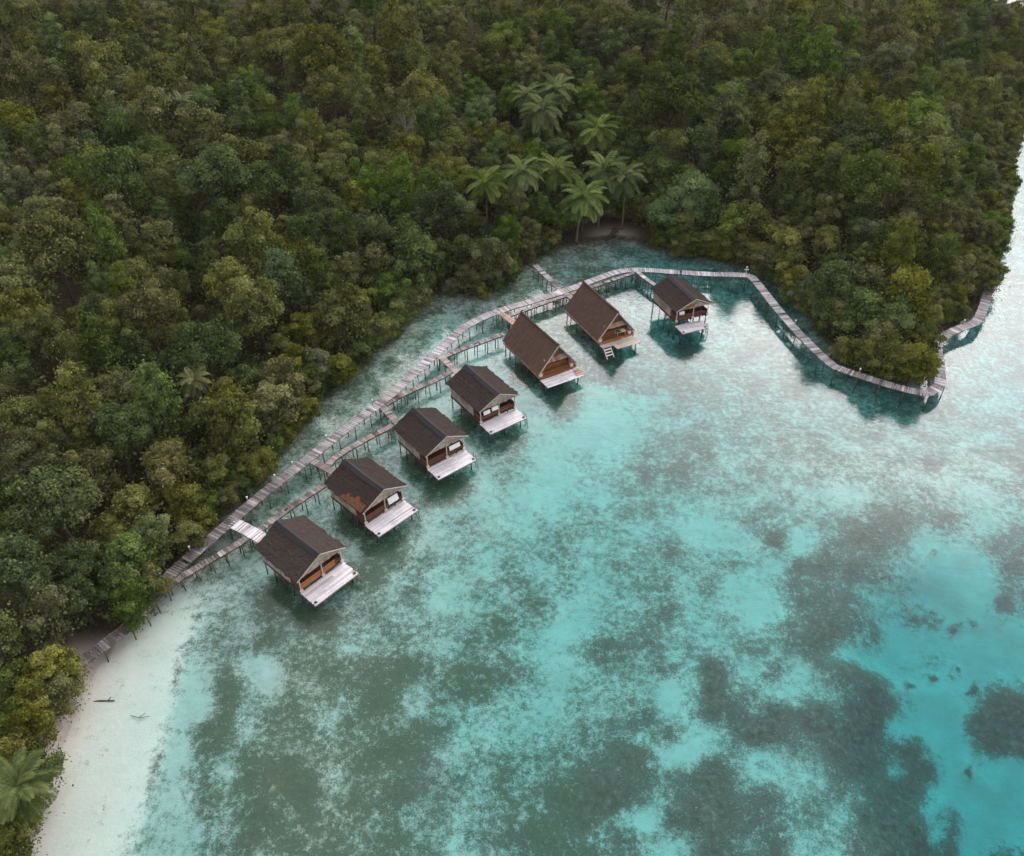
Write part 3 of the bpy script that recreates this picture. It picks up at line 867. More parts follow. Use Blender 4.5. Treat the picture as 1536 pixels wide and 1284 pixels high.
def tall_hut(px, rz, label, seed, length=9.6, notch=False, hx=3.0, ze=1.8, zr=5.5, zf=1.3):
    rnd = random.Random(seed); rz = R(rz)
    (u0, v0), (u1, v1) = px
    org = (at(u0, v0, ze) + at(u1, v1, ze)) / 2; org[2] = 0
    o = empty('thatched_stilt_hut', org, rz); L = length; k = (zr - ze) / hx; xw = hx - .15
    fl = MB(); plank_row(fl, -xw, xw, -.35, L - .3, zf - .09, zf, 26, 'x', .55, .35, .012, rnd, .05)
    for x in (-xw + .1, 0, xw - .1): fl.bar((x, -.2, zf - .2), (x, L - .4, zf - .2), .14, .2, .3)
    fl.build('floor', M['orange_wood'], o)
    for sx in (-1, 1):
        MB().box(sx * (xw + .06) - .05, sx * (xw + .06) + .05, -.1, L - .1, zf - .02, zf + .2, .5 + rnd.gauss(0, .1)).build('eave_board', M['pink_wood'], o)
        MB().prism([(sx * (xw - .25), 1.0, zf), (sx * (xw - .25), L - .5, zf), (sx * (xw - .25), L - .5, zf + .55), (sx * (xw - .25), 1.0, zf + .55)], (sx * -.06, 0, 0)).build('side_wall', M['orange_wood'], o)
    x0, x1, y0, y1 = (-2.95, 2.75, -2.3, -.38)
    dk = MB(); nd = 11
    for i in range(nd):
        a = y0 + (y1 - y0) * i / nd; b = y0 + (y1 - y0) * (i + 1) / nd - .016
        xa = x0 + (1.75 if notch and i < 6 else 0); xm = (x0 + x1) / 2 + rnd.uniform(-.5, .5)
        for c0, c1 in ((xa, xm), (xm, x1)):
            dk.box(c0 + rnd.uniform(0, .05), c1 - rnd.uniform(0, .04), a, b, zf - .2, zf - .15 + rnd.uniform(-.01, .01), (.55 if not notch else .5) + rnd.gauss(0, .12))
    dk.build('deck', M['deck_white'] if not notch else M['pale_post'], o)
    db = MB()
    for x in (x0 + .2, 0, x1 - .2): db.bar((x, y1, zf - .3), (x, y0 + (1.1 if notch and x < -1 else .05), zf - .3), .12, .18, .3)
    db.bar((x0 + .1, y1 + .0, zf - .28), (x1 - .1, y1 + .0, zf - .28), .08, .12, .4)
    db.build('deck_frame', M['brown_planks'], o)
    # rooms behind the porch
    fwy = 2.7
    fw = MB(); nb = 20
    for i in range(nb):
        a, b = -xw + .45 + (2 * xw - .9) * i / nb, -xw + .45 + (2 * xw - .9) * (i + 1) / nb - .01
        xm = max(abs(a), abs(b)); zt = ze + (hx - xm) * k - .25
        fw.box(a, b, fwy, fwy + .07, zf, max(zf + .2, min(zt, 3.65)), .4 + rnd.gauss(0, .15))
    fw.build('front_wall', M['orange_wood'], o)
    dr = MB().box(-.5, .4, fwy - .05, fwy - .004, zf, zf + 1.75, .3).build('door', M['door'], o)
    MB().box(.26, .32, fwy - .085, fwy - .052, zf + .85, zf + .98, .8).build('handle', M['pale_post'], dr)
    zg = 3.3; xg = hx - (zg - ze) / k
    MB().prism([(-xg + .06, .75, zg), (xg - .06, .75, zg), (0, .75, zr - .22)], (0, .07, 0)).build('gable', M['gable_thatch'], o)
    tb = MB(); n = 9
    for i in range(n):
        a = -xg + 2 * xg * i / n; b = -xg + 2 * xg * (i + 1) / n - .01
        tb.slab((a, .72, zg + .12), (b, .72, zg + .12), (b, .18, zg - .28 - rnd.uniform(0, .1)), (a, .18, zg - .28 - rnd.uniform(0, .1)), .04, .55 + rnd.gauss(0, .2))
    tb.build('porch_awning', M['pink_wood'], o)
    MB().prism([(-xw + .3, L - .5, zf), (xw - .3, L - .5, zf), (xg - .05, L - .5, zg - .1), (0, L - .5, zr - .3), (-xg + .05, L - .5, zg - .1)], (0, .08, 0)).build('back_wall', M['woven'], o)
    for x in (-2.1, 2.1):
        MB().bar((x, .35, zf), (x, .35, ze + (hx - abs(x)) * k - .15), .13, tone=.7).build('porch_post', M['orange_wood'], o)
    for x in (-2.5, 2.35):
        MB().box(x - .2, x + .2, .05, .35, zf + .004, zf + .42, .85).build('post_block', M['white_trim'], o)
    pr = MB()
    for i in range(3): pr.box(-xw + .55, xw - .55, 1.15, 1.2, zf + .08 + i * .2, zf + .26 + i * .2, .5 + rnd.gauss(0, .15))
    pr.build('porch_bench_back', M['orange_wood'], o)
    rf = thatch_roof(o, hx, ze, zr, 0, L, M['alang_roof'], rnd, .2)
    rc = MB().tube([(0, -.05, zr + .03), (0, L * .25, zr - .04), (0, L * .5, zr - .07), (0, L * .75, zr - .04), (0, L + .05, zr + .03)], [.16, .17, .15, .17, .16], 8, .5); rc.build('ridge_cap', M['alang_roof'], rf)
    for sx in (-1, 1):
        MB().bar((sx * hx, -.07, ze - .08), (0, -.07, zr - .1), .05, .16, .5).build('barge_board', M['pale_post'] if sx < 0 else M['brown_planks'], rf)
    sp = [(x, y) for y in (-.1, 1.5, 3.1, 4.7, 6.3, 7.9, L - .5) for x in (-xw + .1, 0, xw - .1)]
    stilts(o, sp, org, rz, zf - .08)
    stilts(o, [(x0 + .3, y0 + (1.3 if notch else .9)), (0, y0 + .9), (x1 - .3, y0 + .8)], org, rz, zf - .2)
    st = MB()
    if notch:
        for i in range(3): st.box(x0 + .15, x0 + 1.35, y0 + .75 - i * .3, y0 + 1.0 - i * .3, zf - .45 - i * .3, zf - .39 - i * .3, .8)
        for x in (x0 + .2, x0 + 1.3): st.bar((x, y0 + 1.0, zf - .3), (x, y0 - .1, zf - 1.35), .08, .14, .7)
        st.build('steps', M['white_trim'], o)
    else:
        for i in range(4): st.box(x1 - .95 + i * .12, x1 + .25 - i * .06, y0 + .3 + i * .38, y0 + .62 + i * .38, zf - .1 + i * .07, zf - .04 + i * .07, .5 + rnd.gauss(0, .2))
        st.build('steps', M['pink_wood'], o)
    return tag(o, label, 'hut', 'stilt huts over the lagoon'), (org, rz, zf, xw, ze)


H = {}
H[1] = small_hut([(443, 874), (520, 820)], 49, 'dark roofed stilt hut with an orange porch band, nearest the white beach', 1)
H[2] = small_hut([(543, 772), (611, 727)], 46, 'dark roofed stilt hut with a rust orange patch along its eave', 2, rust=True)
H[3] = small_hut([(635, 686), (705, 653)], 39, 'dark roofed stilt hut, third along the row from the white beach', 3)
H[4] = small_hut([(718, 620), (780, 591)], 35.5, 'dark roofed stilt hut just before the first tall brown thatched hut', 4, length=7.6)
H[5] = tall_hut([(808, 563), (864, 543)], 30, 'tall brown thatched hut with an orange porch and a grey front deck', 5)
H[6] = tall_hut([(896, 511), (952, 494)], 26.5, 'tall brown thatched hut with a pale pink deck notched at one corner', 6, notch=True)
H[7] = small_hut([(1013, 470), (1071, 454)], 22, 'farthest stilt hut on tall thin stilts with a torn orange gable', 7, length=7.4, deck=(-2.6, 1.6, -1.7, .5), zf=1.95, zd=1.15, ze=3.85, zr=5.35, torn=True)


def at_hut(k, x, y, z):
    org, rz, *_ = H[k][1]
    c, s = math.cos(rz), math.sin(rz)
    return (org[0] + c * x - s * y, org[1] + s * x + c * y, z), rz


def towel(k, x, z, w, hgt, label, y=.36):
    loc, rz = at_hut(k, x, y, z); n = 9; V, F = [], []
    rnd = random.Random(label)
    for side in (0, 1):
        for i in range(n + 1):
            for j in range(5):
                xx = -w / 2 + w * i / n; zz = -hgt * j / 4
                V.append((xx, (.03 * math.sin(i * 1.7) * j / 4) + (-.10 if side == 0 else .0) - .12 * (1 - j / 4) * side * 0 + side * .012, zz + rnd.gauss(0, .008)))
    W = (n + 1) * 5; g = lambda s, i, j: s * W + i * 5 + j
    for i in range(n):
        for j in range(4):
            F.append((g(0, i, j), g(0, i, j + 1), g(0, i + 1, j + 1), g(0, i + 1, j))); F.append((g(1, i, j), g(1, i + 1, j), g(1, i + 1, j + 1), g(1, i, j + 1)))
        F.append((g(0, i, 0), g(0, i + 1, 0), g(1, i + 1, 0), g(1, i, 0))); F.append((g(0, i, 4), g(1, i, 4), g(1, i + 1, 4), g(0, i + 1, 4)))
    for j in range(4):
        F.append((g(0, 0, j), g(1, 0, j), g(1, 0, j + 1), g(0, 0, j + 1))); F.append((g(0, n, j), g(0, n, j + 1), g(1, n, j + 1), g(1, n, j)))
    me = bpy.data.meshes.new('towel'); me.from_pydata(V, [], F); me.update(); me.materials.append(M['cloth'])
    t = link('towel', me, None, loc, (R(-20), 0, rz))
    return tag(t, label, 'towel')


towel(2, 1.15, 2.95, 1.35, .75, 'white towel hanging in the porch of the hut with the rust patch')
towel(3, 1.2, 2.9, 1.5, .55, 'white towel hanging under the gable of the third dark roofed hut')
towel(4, -1.75, 2.95, .95, .5, 'white towel at the porch corner beside the grey gable of the fourth hut')
towel(4, -.55, 3.05, .9, .5, 'white towel hanging mid porch of the fourth hut, beside another towel')
towel(7, -1.9, 3.5, .8, .45, 'white towel hanging under the torn gable of the farthest hut')
# low table on the pale pink deck hut
loc, rz = at_hut(6, 1.0, .5, 1.30); o = empty('porch_table', loc, rz)
MB().box(-.75, .75, -.38, .38, .62, .68, .9).build('table_top', M['white_trim'], o)
for x in (-.65, .65):
    for y in (-.3, .3): MB().bar((x, y, 0), (x, y, .62), .07, tone=.5).build('leg', M['pale_post'], o)
MB().box(-.78, -.02, -.40, .30, .684, .70, .4).build('cloth_runner', M['drift'], o)
tag(o, 'pale topped table on the porch of the hut with the pink deck', 'table')

# driftwood
a, b = at(137, 1053, -.12), at(172, 1051, -.12)
mid = (a + b) / 2
o = empty('driftwood_log', mid)
MB().tube([tuple(a - mid), tuple((a - mid) * .3 + np.array([0, .05, .02])), tuple(b - mid)], [.07, .08, .05], 8).build('trunk', M['drift_dark'], o)
MB().tube([tuple((b - mid) * .4), tuple((b - mid) * .6 + np.array([.0, .35, .1]))], [.06, .03], 6).build('branch', M['drift_dark'], o)
tag(o, 'dark driftwood log lying in the shallows off the white beach', 'log')
a, b = at(196, 1073, -.2), at(225, 1074, -.2); mid = (a + b) / 2
o = empty('driftwood_stick', mid)
MB().tube([tuple(a - mid), (0, -.25, .05), tuple(b - mid)], [.03, .035, .02], 6).build('stem', M['drift'], o)
MB().tube([(0, -.2, .05), (.4, .2, .1)], [.04, .02], 6).build('twig', M['drift'], o)
tag(o, 'thin pale stick lying in the shallows, farther from the beach than the dark log', 'stick')
p = at(920, 352, .5); o = empty('fallen_stump', p)
MB().tube([(.5, .6, .8), (0, 0, .45), (-1.3, -1.6, -.3)], [.5, .42, .2], 9).build('trunk', M['drift_dark'], o)
for k in range(6):
    an = k * 1.05; MB().tube([(.4, .5, .75), (.4 + 1.1 * math.cos(an), .6 + .5 * math.sin(an), .85 + .8 * math.sin(an))], [.16, .05], 6).build('root', M['drift_dark'], o)
tag(o, 'dark fallen stump with roots on the small sandy shore of the bay', 'stump')

# ------------------------------------------------------------------ trees
def leaves(centers, normals, size, rnd, tone, clump, aspect=.6, tilt=.55):
    """Bent diamond leaf sprays: 4-vertex faces around centres, facing roughly along normals."""
    n = len(centers)
    nr = normals + rnd.normal(0, tilt, (n, 3)); nr[:, 2] += .25
    nr /= np.linalg.norm(nr, axis=1)[:, None] + 1e-9
    t = rnd.normal(0, 1, (n, 3)); t -= (t * nr).sum(1)[:, None] * nr; t /= np.linalg.norm(t, axis=1)[:, None] + 1e-9
    b = np.cross(nr, t)
    s = (size * rnd.uniform(.6, 1.35, n))[:, None]
    V = np.stack([centers - t * s * .5, centers + b * s * aspect * .5 + t * s * .05 - nr * s * .10, centers + t * s * .5 - nr * s * .05, centers - b * s * aspect * .5 + t * s * .05 - nr * s * .10], 1).reshape(-1, 3)
    F = np.arange(4 * n).reshape(n, 4)
    return V, F, np.clip(tone + rnd.normal(0, .22, n), 0, 1), clump


def crown_mesh(name, seed, mat, shape='round', rad=3.0, hgt=4.4, base=3.6, n_cl=34, per=150, leaf=.36, loose=.0):
    rnd = np.random.default_rng(seed)
    cs, rs = [], []
    heads = [(rad * .55 * math.sqrt(rnd.random()) * math.cos(q), rad * .55 * math.sqrt(rnd.random()) * math.sin(q), rnd.uniform(.35, .95), rnd.uniform(.38, .62)) for q in rnd.uniform(0, 6.28, 6)]
    for i in range(n_cl):
        a = rnd.uniform(0, 2 * math.pi); f = (i + .5) / n_cl; ox = oy = 0.0
        if shape == 'tall': rr = rad * (1 - .75 * f ** 1.3) * math.sqrt(rnd.uniform(.25, 1)); z = base + hgt * f
        elif shape == 'spread': rr = rad * math.sqrt(rnd.uniform(.02, 1)); z = base + hgt * (.45 + .55 * (1 - (rr / rad) ** 2)) * rnd.uniform(.65, 1.1)
        elif shape == 'ragged':
            ox, oy, hh, hr = heads[i % len(heads)]; th = math.acos(rnd.uniform(-.3, 1)); rr = rad * hr * math.sin(th) * rnd.uniform(.6, 1.1)
            z = base + hgt * hh + rad * hr * math.cos(th) * .8 - .3
            if i % 5 == 0: z = base + hgt * rnd.uniform(0, .45); rr = rad * rnd.uniform(.3, .85); ox = oy = 0.0
        else:
            th = math.acos(1 - 1.25 * f); rr = rad * math.sin(min(th, 1.75)) * rnd.uniform(.50, 1.15); z = base + hgt * (.42 + .58 * math.cos(th)) * rnd.uniform(.72, 1.16)
        cs.append((rr * math.cos(a) + ox, rr * math.sin(a) + oy, z)); rs.append(rad * rnd.uniform(.14, .36) * (.85 if shape == 'tall' else 1))
    cs = np.array(cs); rs = np.array(rs)
    Cc, Nn, Cl = [], [], []
    for c, r in zip(cs, rs):
        n = int(per * (r / (rad * .3)) ** 2)
        d = rnd.normal(0, 1, (n, 3)); d /= np.linalg.norm(d, axis=1)[:, None]; d[:, 2] = np.abs(d[:, 2]) * np.where(rnd.random(n) < .82, 1, -1)
        k = rnd.uniform(.55, 1.08, n)[:, None] ** .6
        Cc.append(c + d * r * k * np.array([1, 1, .75])); Nn.append(d); Cl.append(np.full(n, rnd.uniform(0, 1)))
    # loose outer sprays so that the outline is uneven
    m = int(per * n_cl * .07); j = rnd.integers(0, n_cl, m); d = rnd.normal(0, 1, (m, 3)); d /= np.linalg.norm(d, axis=1)[:, None]
    Cc.append(cs[j] + d * rs[j][:, None] * rnd.uniform(1.05, 1.45, (m, 1))); Nn.append(d); Cl.append(rnd.uniform(.3, 1, m))
    # inner leaves fill the heart of the crown
    m = int(per * n_cl * .16); d = rnd.normal(0, .42, (m, 3)) * np.array([rad, rad, hgt * .6]); d[:, 2] += base + hgt * .42
    Cc.append(d); Nn.append(rnd.normal(0, 1, (m, 3))); Cl.append(np.full(m, .35))
    Cc, Nn, Cl = np.concatenate(Cc), np.concatenate(Nn), np.concatenate(Cl)
    V, F, T, Cl = leaves(Cc, Nn, leaf, rnd, .5, Cl)
    return fast_mesh(name, V, F, mat, {'tone': T, 'clump': Cl}), cs


def trunk_mesh(name, cs, seed, top, r0=.24, mat=None, limbs=7, below=1.5):
    rnd = random.Random(seed); mb = MB()
    mb.tube([(0, 0, -below), (.05, .03, 0), (.12, -.08, top * .5), (0, 0, top)], [r0 * 1.5, r0, r0 * .7, r0 * .3], 7)
    for c in sorted(cs.tolist(), key=lambda c: rnd.random())[:limbs]:
        z0 = top * rnd.uniform(.35, .8); m = (c[0] * .45, c[1] * .45, z0 + (c[2] - z0) * .6)
        mb.tube([(.05, 0, z0), m, tuple(c)], [r0 * .45, r0 * .28, r0 * .1], 5)
    return mb.mesh(name, mat or M['bark'], True)


VARS = {}
def variants(kind, colour, n, **kw):
    out = []
    for i in range(n):
        cm, cs = crown_mesh('crown', hash((kind, i)) % 99991 if False else (sum(map(ord, kind)) * 31 + i * 17), LEAF[colour], **kw)
        tm = trunk_mesh('trunk', cs, i, kw['base'] + kw['hgt'] * .75)
        out.append((cm, tm))
    return out


KIND = {
    'round_crowned_tree': dict(shape='round', rad=2.6, hgt=5.0, base=3.2, n_cl=40, per=190, leaf=.29),
    'tall_crowned_tree': dict(shape='tall', rad=2.3, hgt=7.4, base=2.6, n_cl=46, per=170, leaf=.28),
    'ragged_crowned_tree': dict(shape='ragged', rad=2.9, hgt=5.6, base=2.8, n_cl=48, per=170, leaf=.30),
    'spreading_tree': dict(shape='spread', rad=3.5, hgt=4.6, base=4.6, n_cl=54, per=180, leaf=.31),
    'shore_tree': dict(shape='ragged', rad=2.3, hgt=4.4, base=1.2, n_cl=40, per=180, leaf=.28),
}
BASE = {k: [crown_mesh('crown', 11 + 7 * j + 101 * i, LEAF['olive'], **kw) for i in range(4)] for j, (k, kw) in enumerate(KIND.items())}
TRUNK = {k: [trunk_mesh('trunk', cs, i, KIND[k]['base'] + KIND[k]['hgt'] * .7) for i, (cm, cs) in enumerate(v)] for k, v in BASE.items()}
CROWN = {}
for k, v in BASE.items():
    for colour in LEAF:
        for i, (cm, _) in enumerate(v):
            m2 = cm if colour == 'olive' else cm.copy()
            if colour != 'olive': m2.materials.clear(); m2.materials.append(LEAF[colour])
            CROWN[k, colour, i] = m2


def place_tree(kind, colour, x, y, z, sc, rot, label, group, var, squash=1.0):
    o = empty(kind, (x, y, z), rot); o.scale = (sc, sc, sc * squash)
    o.rotation_euler = (random.gauss(0, .05), random.gauss(0, .05), rot)
    kd = 'shore_tree' if kind == 'waterside_tree' else kind
    link('crown', CROWN[kd, colour, var], o); link('trunk', TRUNK[kd][var], o)
    return tag(o, label, 'tree', group)


# keep trees off the walkways and the open sand
WALK = np.array([at(u, v, ZM)[:2] for u, v in MAIN])


def path_dist(P, line):
    best = np.full(len(P), 1e9)
    for a, b in zip(line, line[1:]):
        d = b - a; t = np.clip(((P - a) @ d) / max(d @ d, 1e-9), 0, 1)
        best = np.minimum(best, np.hypot(*(P - a - t[:, None] * d).T))
    return best


PALMS = [  # crown centre in the photo, crown height above ground, crown size, yellowed
    (830, 108, 11, 1.05, 'coconut palm with the highest standing crown in the palm grove'),
    (806, 168, 11, 1.1, 'large coconut palm leaning over the dark gap of the grove, below the highest crown'),
    (787, 128, 9.5, .85, 'dim coconut palm half hidden behind the highest crowns of the grove'),
    (893, 192, 11, 1.05, 'lone coconut palm standing apart above the lower palm row'),
    (790, 255, 10, 1.05, 'coconut palm with spread fronds, second from the left in the lower row'),
    (834, 254, 9.5, .95, 'darker coconut palm in the middle of the lower palm row'),
    (868, 292, 8.5, 1.15, 'pale coconut palm with drooping fronds, nearest the bay water'),
    (903, 258, 10, 1.1, 'pale topped coconut palm just behind the lowest drooping palm'),
    (940, 266, 9.5, .95, 'thin coconut palm at the right end of the lower palm row'),
    (730, 276, 9.5, .95, 'coconut palm with a bare pale trunk at the left end of the palm row'),
    (14, 1190, 6.0, .72, 'palm with long fronds over the white beach corner'),
    (284, 568, 7.5, .55, 'small yellowed palm rising among the trees left of the huts'),
    (270, 152, 10, .62, 'small palm high on the forest slope, far from the grove'),
]
palm_base = []
for u, v, hh, sc, lb in PALMS:
    z = hh
    for _ in range(12):
        p = at(u, v, z); g = ground_z(p[0], p[1]); z = max(g, 0) + hh
    palm_base.append((p[0], p[1], max(g, 0), hh, sc, lb))


def palm_meshes(seed, hgt, mat, nf=34, L=3.9):
    rnd = np.random.default_rng(seed); lean = rnd.uniform(-1.0, 1.0, 2)
    tk = MB(); pts = [(lean[0] * (t ** 2), lean[1] * (t ** 2), -1 + (hgt + 1) * t) for t in np.linspace(0, 1, 7)]
    L *= 1.12
    tk.tube(pts, [.26, .19, .17, .16, .15, .15, .17], 8)
    top = np.array(pts[-1]); V, F, T, Cl = [], [], [], []
    for k in range(nf):
        a = 2 * math.pi * k * .381966 + rnd.uniform(-.2, .2); el = math.radians(74 - 108 * (k + .5) / nf + rnd.uniform(-8, 8))
        ln = L * rnd.uniform(.82, 1.08); d = np.array([math.cos(a), math.sin(a), 0.0]); side = np.array([-d[1], d[0], 0.0])
        tone = rnd.uniform(.15, .9); n = 38; p = top.copy(); e = el; prev = None; twist = rnd.uniform(-.3, .3)
        for i in range(n):
            t = i / n; dirv = d * math.cos(e) + np.array([0, 0, 1.0]) * math.sin(e)
            q = p + dirv * ln / n; e -= (.020 + .046 * t) * (1.0 if el > -.2 else .6)
            w = .035 * (1 - t) + .006; b = len(V)
            V += [p - side * w, p + side * w, q + side * w, q - side * w]; F.append([b, b + 1, b + 2, b + 3]); T.append(.85); Cl.append(.8)
            if i > 2:
                ll = .95 * math.sin(math.pi * min(1, .16 + t * .84)) ** .7 + .12
                up = np.cross(side, dirv) * -1
                for s in (-1, 1):
                    tip = p + s * side * ll * .78 + dirv * ll * .55 - np.array([0, 0, 1]) * ll * (.24 + .22 * rnd.random()) + up * 0
                    w2 = dirv * .062; b = len(V); mid = (p + tip) / 2 + np.array([0, 0, .05 * ll])
                    V += [p - w2 * .6, mid - w2, tip, mid + w2]; F.append([b, b + 1, b + 2, b + 3]); T.append(np.clip(tone + rnd.normal(0, .12), 0, 1)); Cl.append(tone)
            p = q
    cm = fast_mesh('crown', np.array(V), np.array(F), mat, {'tone': T, 'clump': Cl})
    return cm, tk.mesh('trunk', M['palm_bark'], True), top


nut = MB()
for k in range(7):
    a = k * .9; c = Vector((.28 * math.cos(a), .28 * math.sin(a), -.25 - .05 * (k % 2)))
    nut.tube([c + Vector((0, 0, .14)), c + Vector((0, 0, .05)), c - Vector((0, 0, .08)), c - Vector((0, 0, .15))], [.03, .12, .12, .03], 7)
NUT = nut.mesh('coconut_bunch', flat('coconut_husk', (.22, .12, .05), .8, .2, .4))
for i, (x, y, z, hh, sc, lb) in enumerate(palm_base):
    yel = 'yellow' in lb and 'left of' not in lb or 'yellowed' in lb
    cm, tm, top = palm_meshes(40 + i, hh / sc, M['palm_yellow'] if yel else M['palm_leaf'])
    o = empty('coconut_palm', (x, y, z), 0); o.scale = (sc, sc, sc)
    link('crown', cm, o); link('trunk', tm, o)
    if sc > .9: link('coconut_bunch', NUT, o, tuple(top))
    tag(o, lb, 'palm tree')

PB = np.array([(p[0], p[1]) for p in palm_base])

# forest: one tree per spot of a shuffled grid, thinned so that crowns just touch
cand = rng.uniform((-170, 15), (200, 400), (110000, 2))
cand = cand[inside(cand, land)]
hz, si = hill_height(cand)
uu, vv, dd = proj(np.column_stack([cand, hz + 7]))
ub, vb, _ = proj(np.column_stack([cand, hz]))
keep = (dd > 10) & (uu > -110) & (uu < FW + 110) & (vv > -120) & (vv < FH + 130)
cand, hz, si, uu, vv, ub, vb, dd = (a[keep] for a in (cand, hz, si, uu, vv, ub, vb, dd))
wd = path_dist(cand, WALK)
nearpalm = np.min(np.hypot(cand[:, None, 0] - PB[None, :, 0], cand[:, None, 1] - PB[None, :, 1]), 1)
beach_gap = (vb > 990) & (ub < 260) & (si < 4.8)
bay_gap = np.exp(-(((ub - 912) / 42) ** 2 + ((vb - 358) / 12) ** 2)) > .35
ok = (si > .25) & (wd > 1.7) & (nearpalm > 2.6) & ~beach_gap & ~bay_gap
# low growth only in front of the palm grove
cand, hz, si, uu, vv, dd, ub, vb = (a[ok] for a in (cand, hz, si, uu, vv, dd, ub, vb))
grove = (uu > 690) & (uu < 985) & (vv > 60) & (vv < 345)
spots = []
sp_xy = np.zeros((0, 2)); sp_r = np.zeros(0)
for i in range(len(cand)):
    shore = si[i] < 7
    t = random.random()
    kind = 'shore_tree' if shore else ('round_crowned_tree' if t < .24 else 'tall_crowned_tree' if t < .54 else 'ragged_crowned_tree' if t < .84 else 'spreading_tree')
    sc = random.choice((random.uniform(.6, .95), random.uniform(.75, 1.25))) * (1.12 if dd[i] > 110 else 1.0)
    sc *= 1.08 if uu[i] < 1000 else 1.28 if uu[i] < 1380 else .85
    if si[i] < 16 and uu[i] < 1000: sc *= 1.15
    if grove[i]:
        kind = 'round_crowned_tree'; sc *= .62 if vv[i] > 195 else .8
    r = {'shore_tree': 1.9, 'round_crowned_tree': 2.3, 'tall_crowned_tree': 2.0, 'ragged_crowned_tree': 2.5, 'spreading_tree': 2.9}[kind] * sc
    if len(sp_xy) and np.any(np.hypot(*(sp_xy - cand[i]).T) < (sp_r + r) * .76): continue
    sp_xy = np.vstack([sp_xy, cand[i]]); sp_r = np.append(sp_r, r)
    spots.append((kind, sc, i))
# trees wholly hidden behind others are left out: a coarse depth map of the crowns
GW, GH = 400, 334
zb = np.full((GH, GW), 1e9); ib = np.full((GH, GW), -1)
for n_, (kind, sc, i) in enumerate(spots):
    k_ = KIND[kind]; c3 = np.array([*cand[i], hz[i] + sc * (k_['base'] + k_['hgt'] * .55)])
    u, v, d = proj(c3); ru = k_['rad'] * sc * FOC / d * 1.05; rv = (k_['rad'] * .6 + k_['hgt'] * .42) * sc * FOC / d
    f = GW / FW
    x0, x1, y0, y1 = int((u - ru) * f), int((u + ru) * f) + 1, int((v - rv) * f), int((v + rv) * f) + 1
    for yy in range(max(y0, 0), min(y1, GH)):
        for xx in range(max(x0, 0), min(x1, GW)):
            if ((xx / f - u) / ru) ** 2 + ((yy / f - v) / rv) ** 2 < 1 and d < zb[yy, xx]: zb[yy, xx] = d; ib[yy, xx] = n_
vis = np.bincount(ib[ib >= 0], minlength=len(spots))
print('VIS', {k: [int(sum(1 for n_, s in enumerate(spots) if s[0] == k and vis[n_] > th)) for th in (0, 5, 15, 30)] for k in KIND})
print('TREES', len(spots), {k: sum(1 for s in spots if s[0] == k) for k in KIND})

WHAT = {'ragged_crowned_tree': 'many headed ragged tree', 'round_crowned_tree': 'round crowned tree', 'tall_crowned_tree': 'tall narrow crowned tree', 'spreading_tree': 'broad spreading tree', 'shore_tree': 'low bushy tree'}
tone_n = vnoise(cand, 16, 9)
for n_, (kind, sc, i) in enumerate(spots):
    if vis[n_] <= (5 if vv[i] > 30 else 0): continue
    x, y = cand[i]
    if uu[i] < 700: zone = 'on the slope left of the huts' if kind != 'shore_tree' else 'along the shore left of the huts'
    elif uu[i] < 1010: zone = 'around the palm grove' if kind != 'shore_tree' else 'along the inner bay shore'
    else: zone = 'on the wooded headland' if kind != 'shore_tree' else 'along the headland shore'
    t = random.random() * .7 + tone_n[i] * .3 + (.12 if uu[i] > 1050 else 0)
    colour = random.choices(list(LEAF), (42, 28, 9, 8, 8, 5) if uu[i] < 1050 else (42, 22, 12, 8, 10, 6))[0]
    if grove[i]: colour = random.choice(('deep green', 'olive', 'fresh green'))
    lb = f'{colour} {WHAT[kind]} {zone}'
    place_tree(kind, colour, x, y, hz[i] - .15, sc, random.uniform(0, 6.28), lb, lb.replace(' tree ', ' trees '), random.randrange(4), random.uniform(.88, 1.18))


# low trees rooted along the waterline, their crowns over the shallows
CL = resample([Vector((*c, 0)) for c in coast], 2.3)
for j in range(1, len(CL) - 1):
    d = (CL[j + 1] - CL[j - 1]).normalized(); nrm = Vector((-d.y, d.x, 0)); c = CL[j] + nrm * random.uniform(-1.8, .2)
    q_ = np.array([[c.x, c.y]]); u, v, _ = proj(np.array([c.x, c.y, 0.0]))
    if (v > 985 and u < 260) or v > 1200 or path_dist(q_, WALK)[0] < (1.5 if u < 1200 else 2.9 if u < 1468 else 1.0) or abs(u - 912) < 62 and v < 375: continue
    if random.random() < .12: continue
    zone = 'left of the huts' if u < 700 else 'of the inner bay' if u < 1010 else 'of the headland'
    colour = random.choices(list(LEAF), (46, 22, 5, 12, 10, 5))[0]
    lb = f'{colour} low tree with its crown hanging over the water {zone}'
    place_tree('waterside_tree', colour, c.x, c.y, -.25 - random.uniform(.3, .9), random.uniform(.55, .9) * (1.3 if 1000 < u < 1400 else .9 if u > 1400 else 1.12), random.uniform(0, 6.28), lb, lb.replace(' tree ', ' trees '), random.randrange(4), random.uniform(.8, 1.05))

